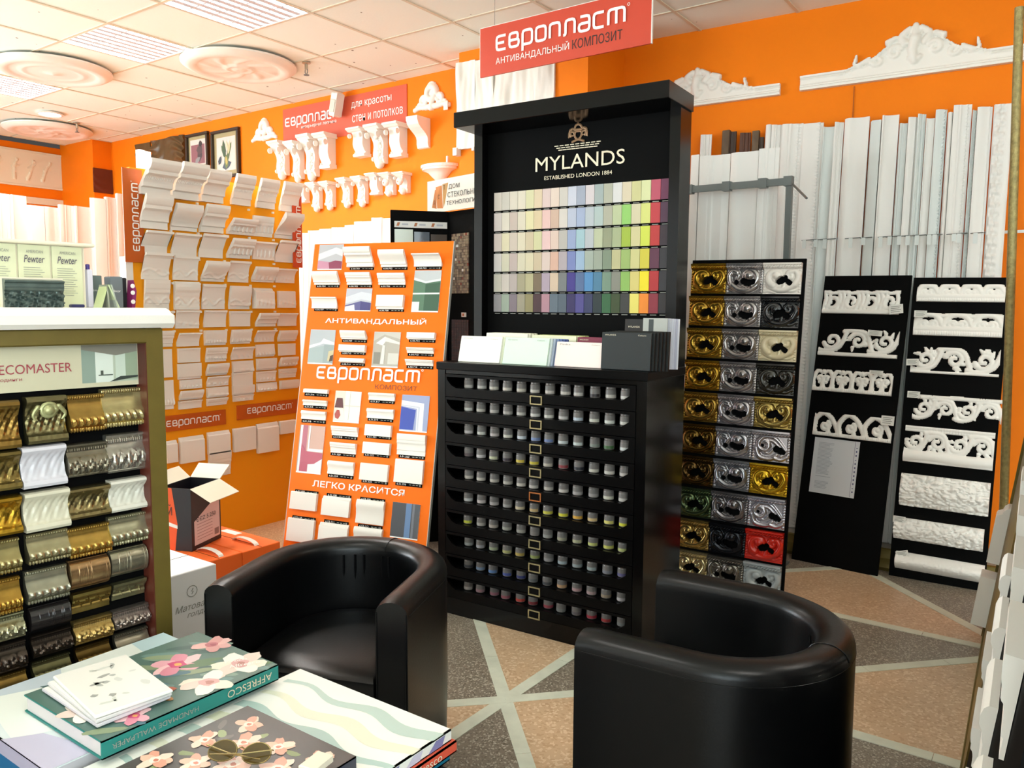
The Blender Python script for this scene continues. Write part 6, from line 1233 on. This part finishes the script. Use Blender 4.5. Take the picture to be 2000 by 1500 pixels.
stick('wall_moulding', 'bright white moulding end rising behind the top of the sample wall', None, 2.745, 2.84, -4.80, .002, -4.82, 2.345, 'step', STK, .04, axis='y')
# grey rail rack
t = thing('rail_rack', 'grey steel rail on an upright post, holding the white strips back', 'rack', Matrix())
MB().box(-1.92, -1.285, 4.335, 4.365, 2.055, 2.09).build('rail', GREYST, t); MB().box(-1.315, -1.285, 4.335, 4.365, .012, 2.055).build('post', GREYST, t); MB().box(-1.36, -1.24, 4.30, 4.42, .0022, .012).build('foot', GREYST, t)
MB().tube([(-1.287, 4.345, 2.06), (-1.14, 4.10, 1.945)], .006, 8).build('arm', GREYST, t)
for x in (-1.86, -1.64, -1.44, -1.305): MB().box(x-.022, x+.022, 4.328, 4.372, 2.048, 2.098).build('rail_clip', GREYST, t)
MB().box(-1.92, -1.90, 4.335, 4.365, .0022, 2.055).build('post', GREYST, t)
t = thing('hook_rail', 'row of thin wire pegs with small grey tags between the leaning mouldings', 'rail', Matrix())
MB().box(-1.30, -.10, 4.905, 4.915, 1.80, 1.815).build('bar', STG, t)
for i in range(0, 18):
    x = DATA['ST'][i+1][0]; r = random.Random(i)
    if x < -1.29: continue
    MB().tube([(x, 4.90, 1.81), (x-.03-.03*r.random(), 4.70, 1.79)], .003, 5).build('peg', GREYST, t)
    o = MB().box(x-.035, x-.015, 4.699, 4.7005, 1.755-.02*r.random(), 1.792).build('tag', STG, t)
# gilded pole
t = MB().tube([(-.212, 4.02, .0025), (-.292, 4.05, 2.66)], .0175, 14).build('gilded_pole', mat('worn_gilding', S('#9a8c58'), .4, .4, bump=.6, bscale=220, var=.35, vscale=60), None, None, True)
tag(t, 'tall thin gilded pole standing at the edge of the orange wall', 'pole')
# ------------------------------------------------------------------ leaning board seen edge-on next to the camera
RBT = thing('edge_on_board', 'leaning display board seen almost edge on, with white sample ends sticking out', 'display board', board_frame(-.262, 3.90, 0, -87.8, 6.9, 0))
MB().box(0, 3.1, .001, .03, 0, 1.6).build('panel', BLACKM, RBT); MB().box(-.012, 0, -.012, .034, 0, 1.6, None, .003).build('edge_strip', GOLDW, RBT); MB().box(0, 3.1, -.008, .001, 0, .05).build('base_strip', GOLDW, RBT)
MB().box(.16, 1.5, -.004, .001, .06, 1.5).build('frame_strip', mat('brown_gilding', S('#77602c'), .45, .3, var=.2), RBT)
MB().box(-.0125, -.012, .0, .02, .1, .62).build('pink_edge', mat('pink_edge', S('#b04a78'), .5), RBT)
for (a, b, z0, z1, d, kd) in [(.01, .12, .36, .60, .05, 'flat'), (.02, .14, .09, .30, .06, 'slab')]+[(1.62+.36*i, 1.82+.36*i, z, z+hh, .02, k) for i in range(4) for z, hh, k in ((.50, .10, 'step'), (.70, .11, 'ovolo'), (.91, .12, 'step'))]:
    put('moulding_sample', moulding(b-a, profile(kd, z1-z0, d), mat=CARVE, name='moulding_sample'), RBT, (a, 0, z0))
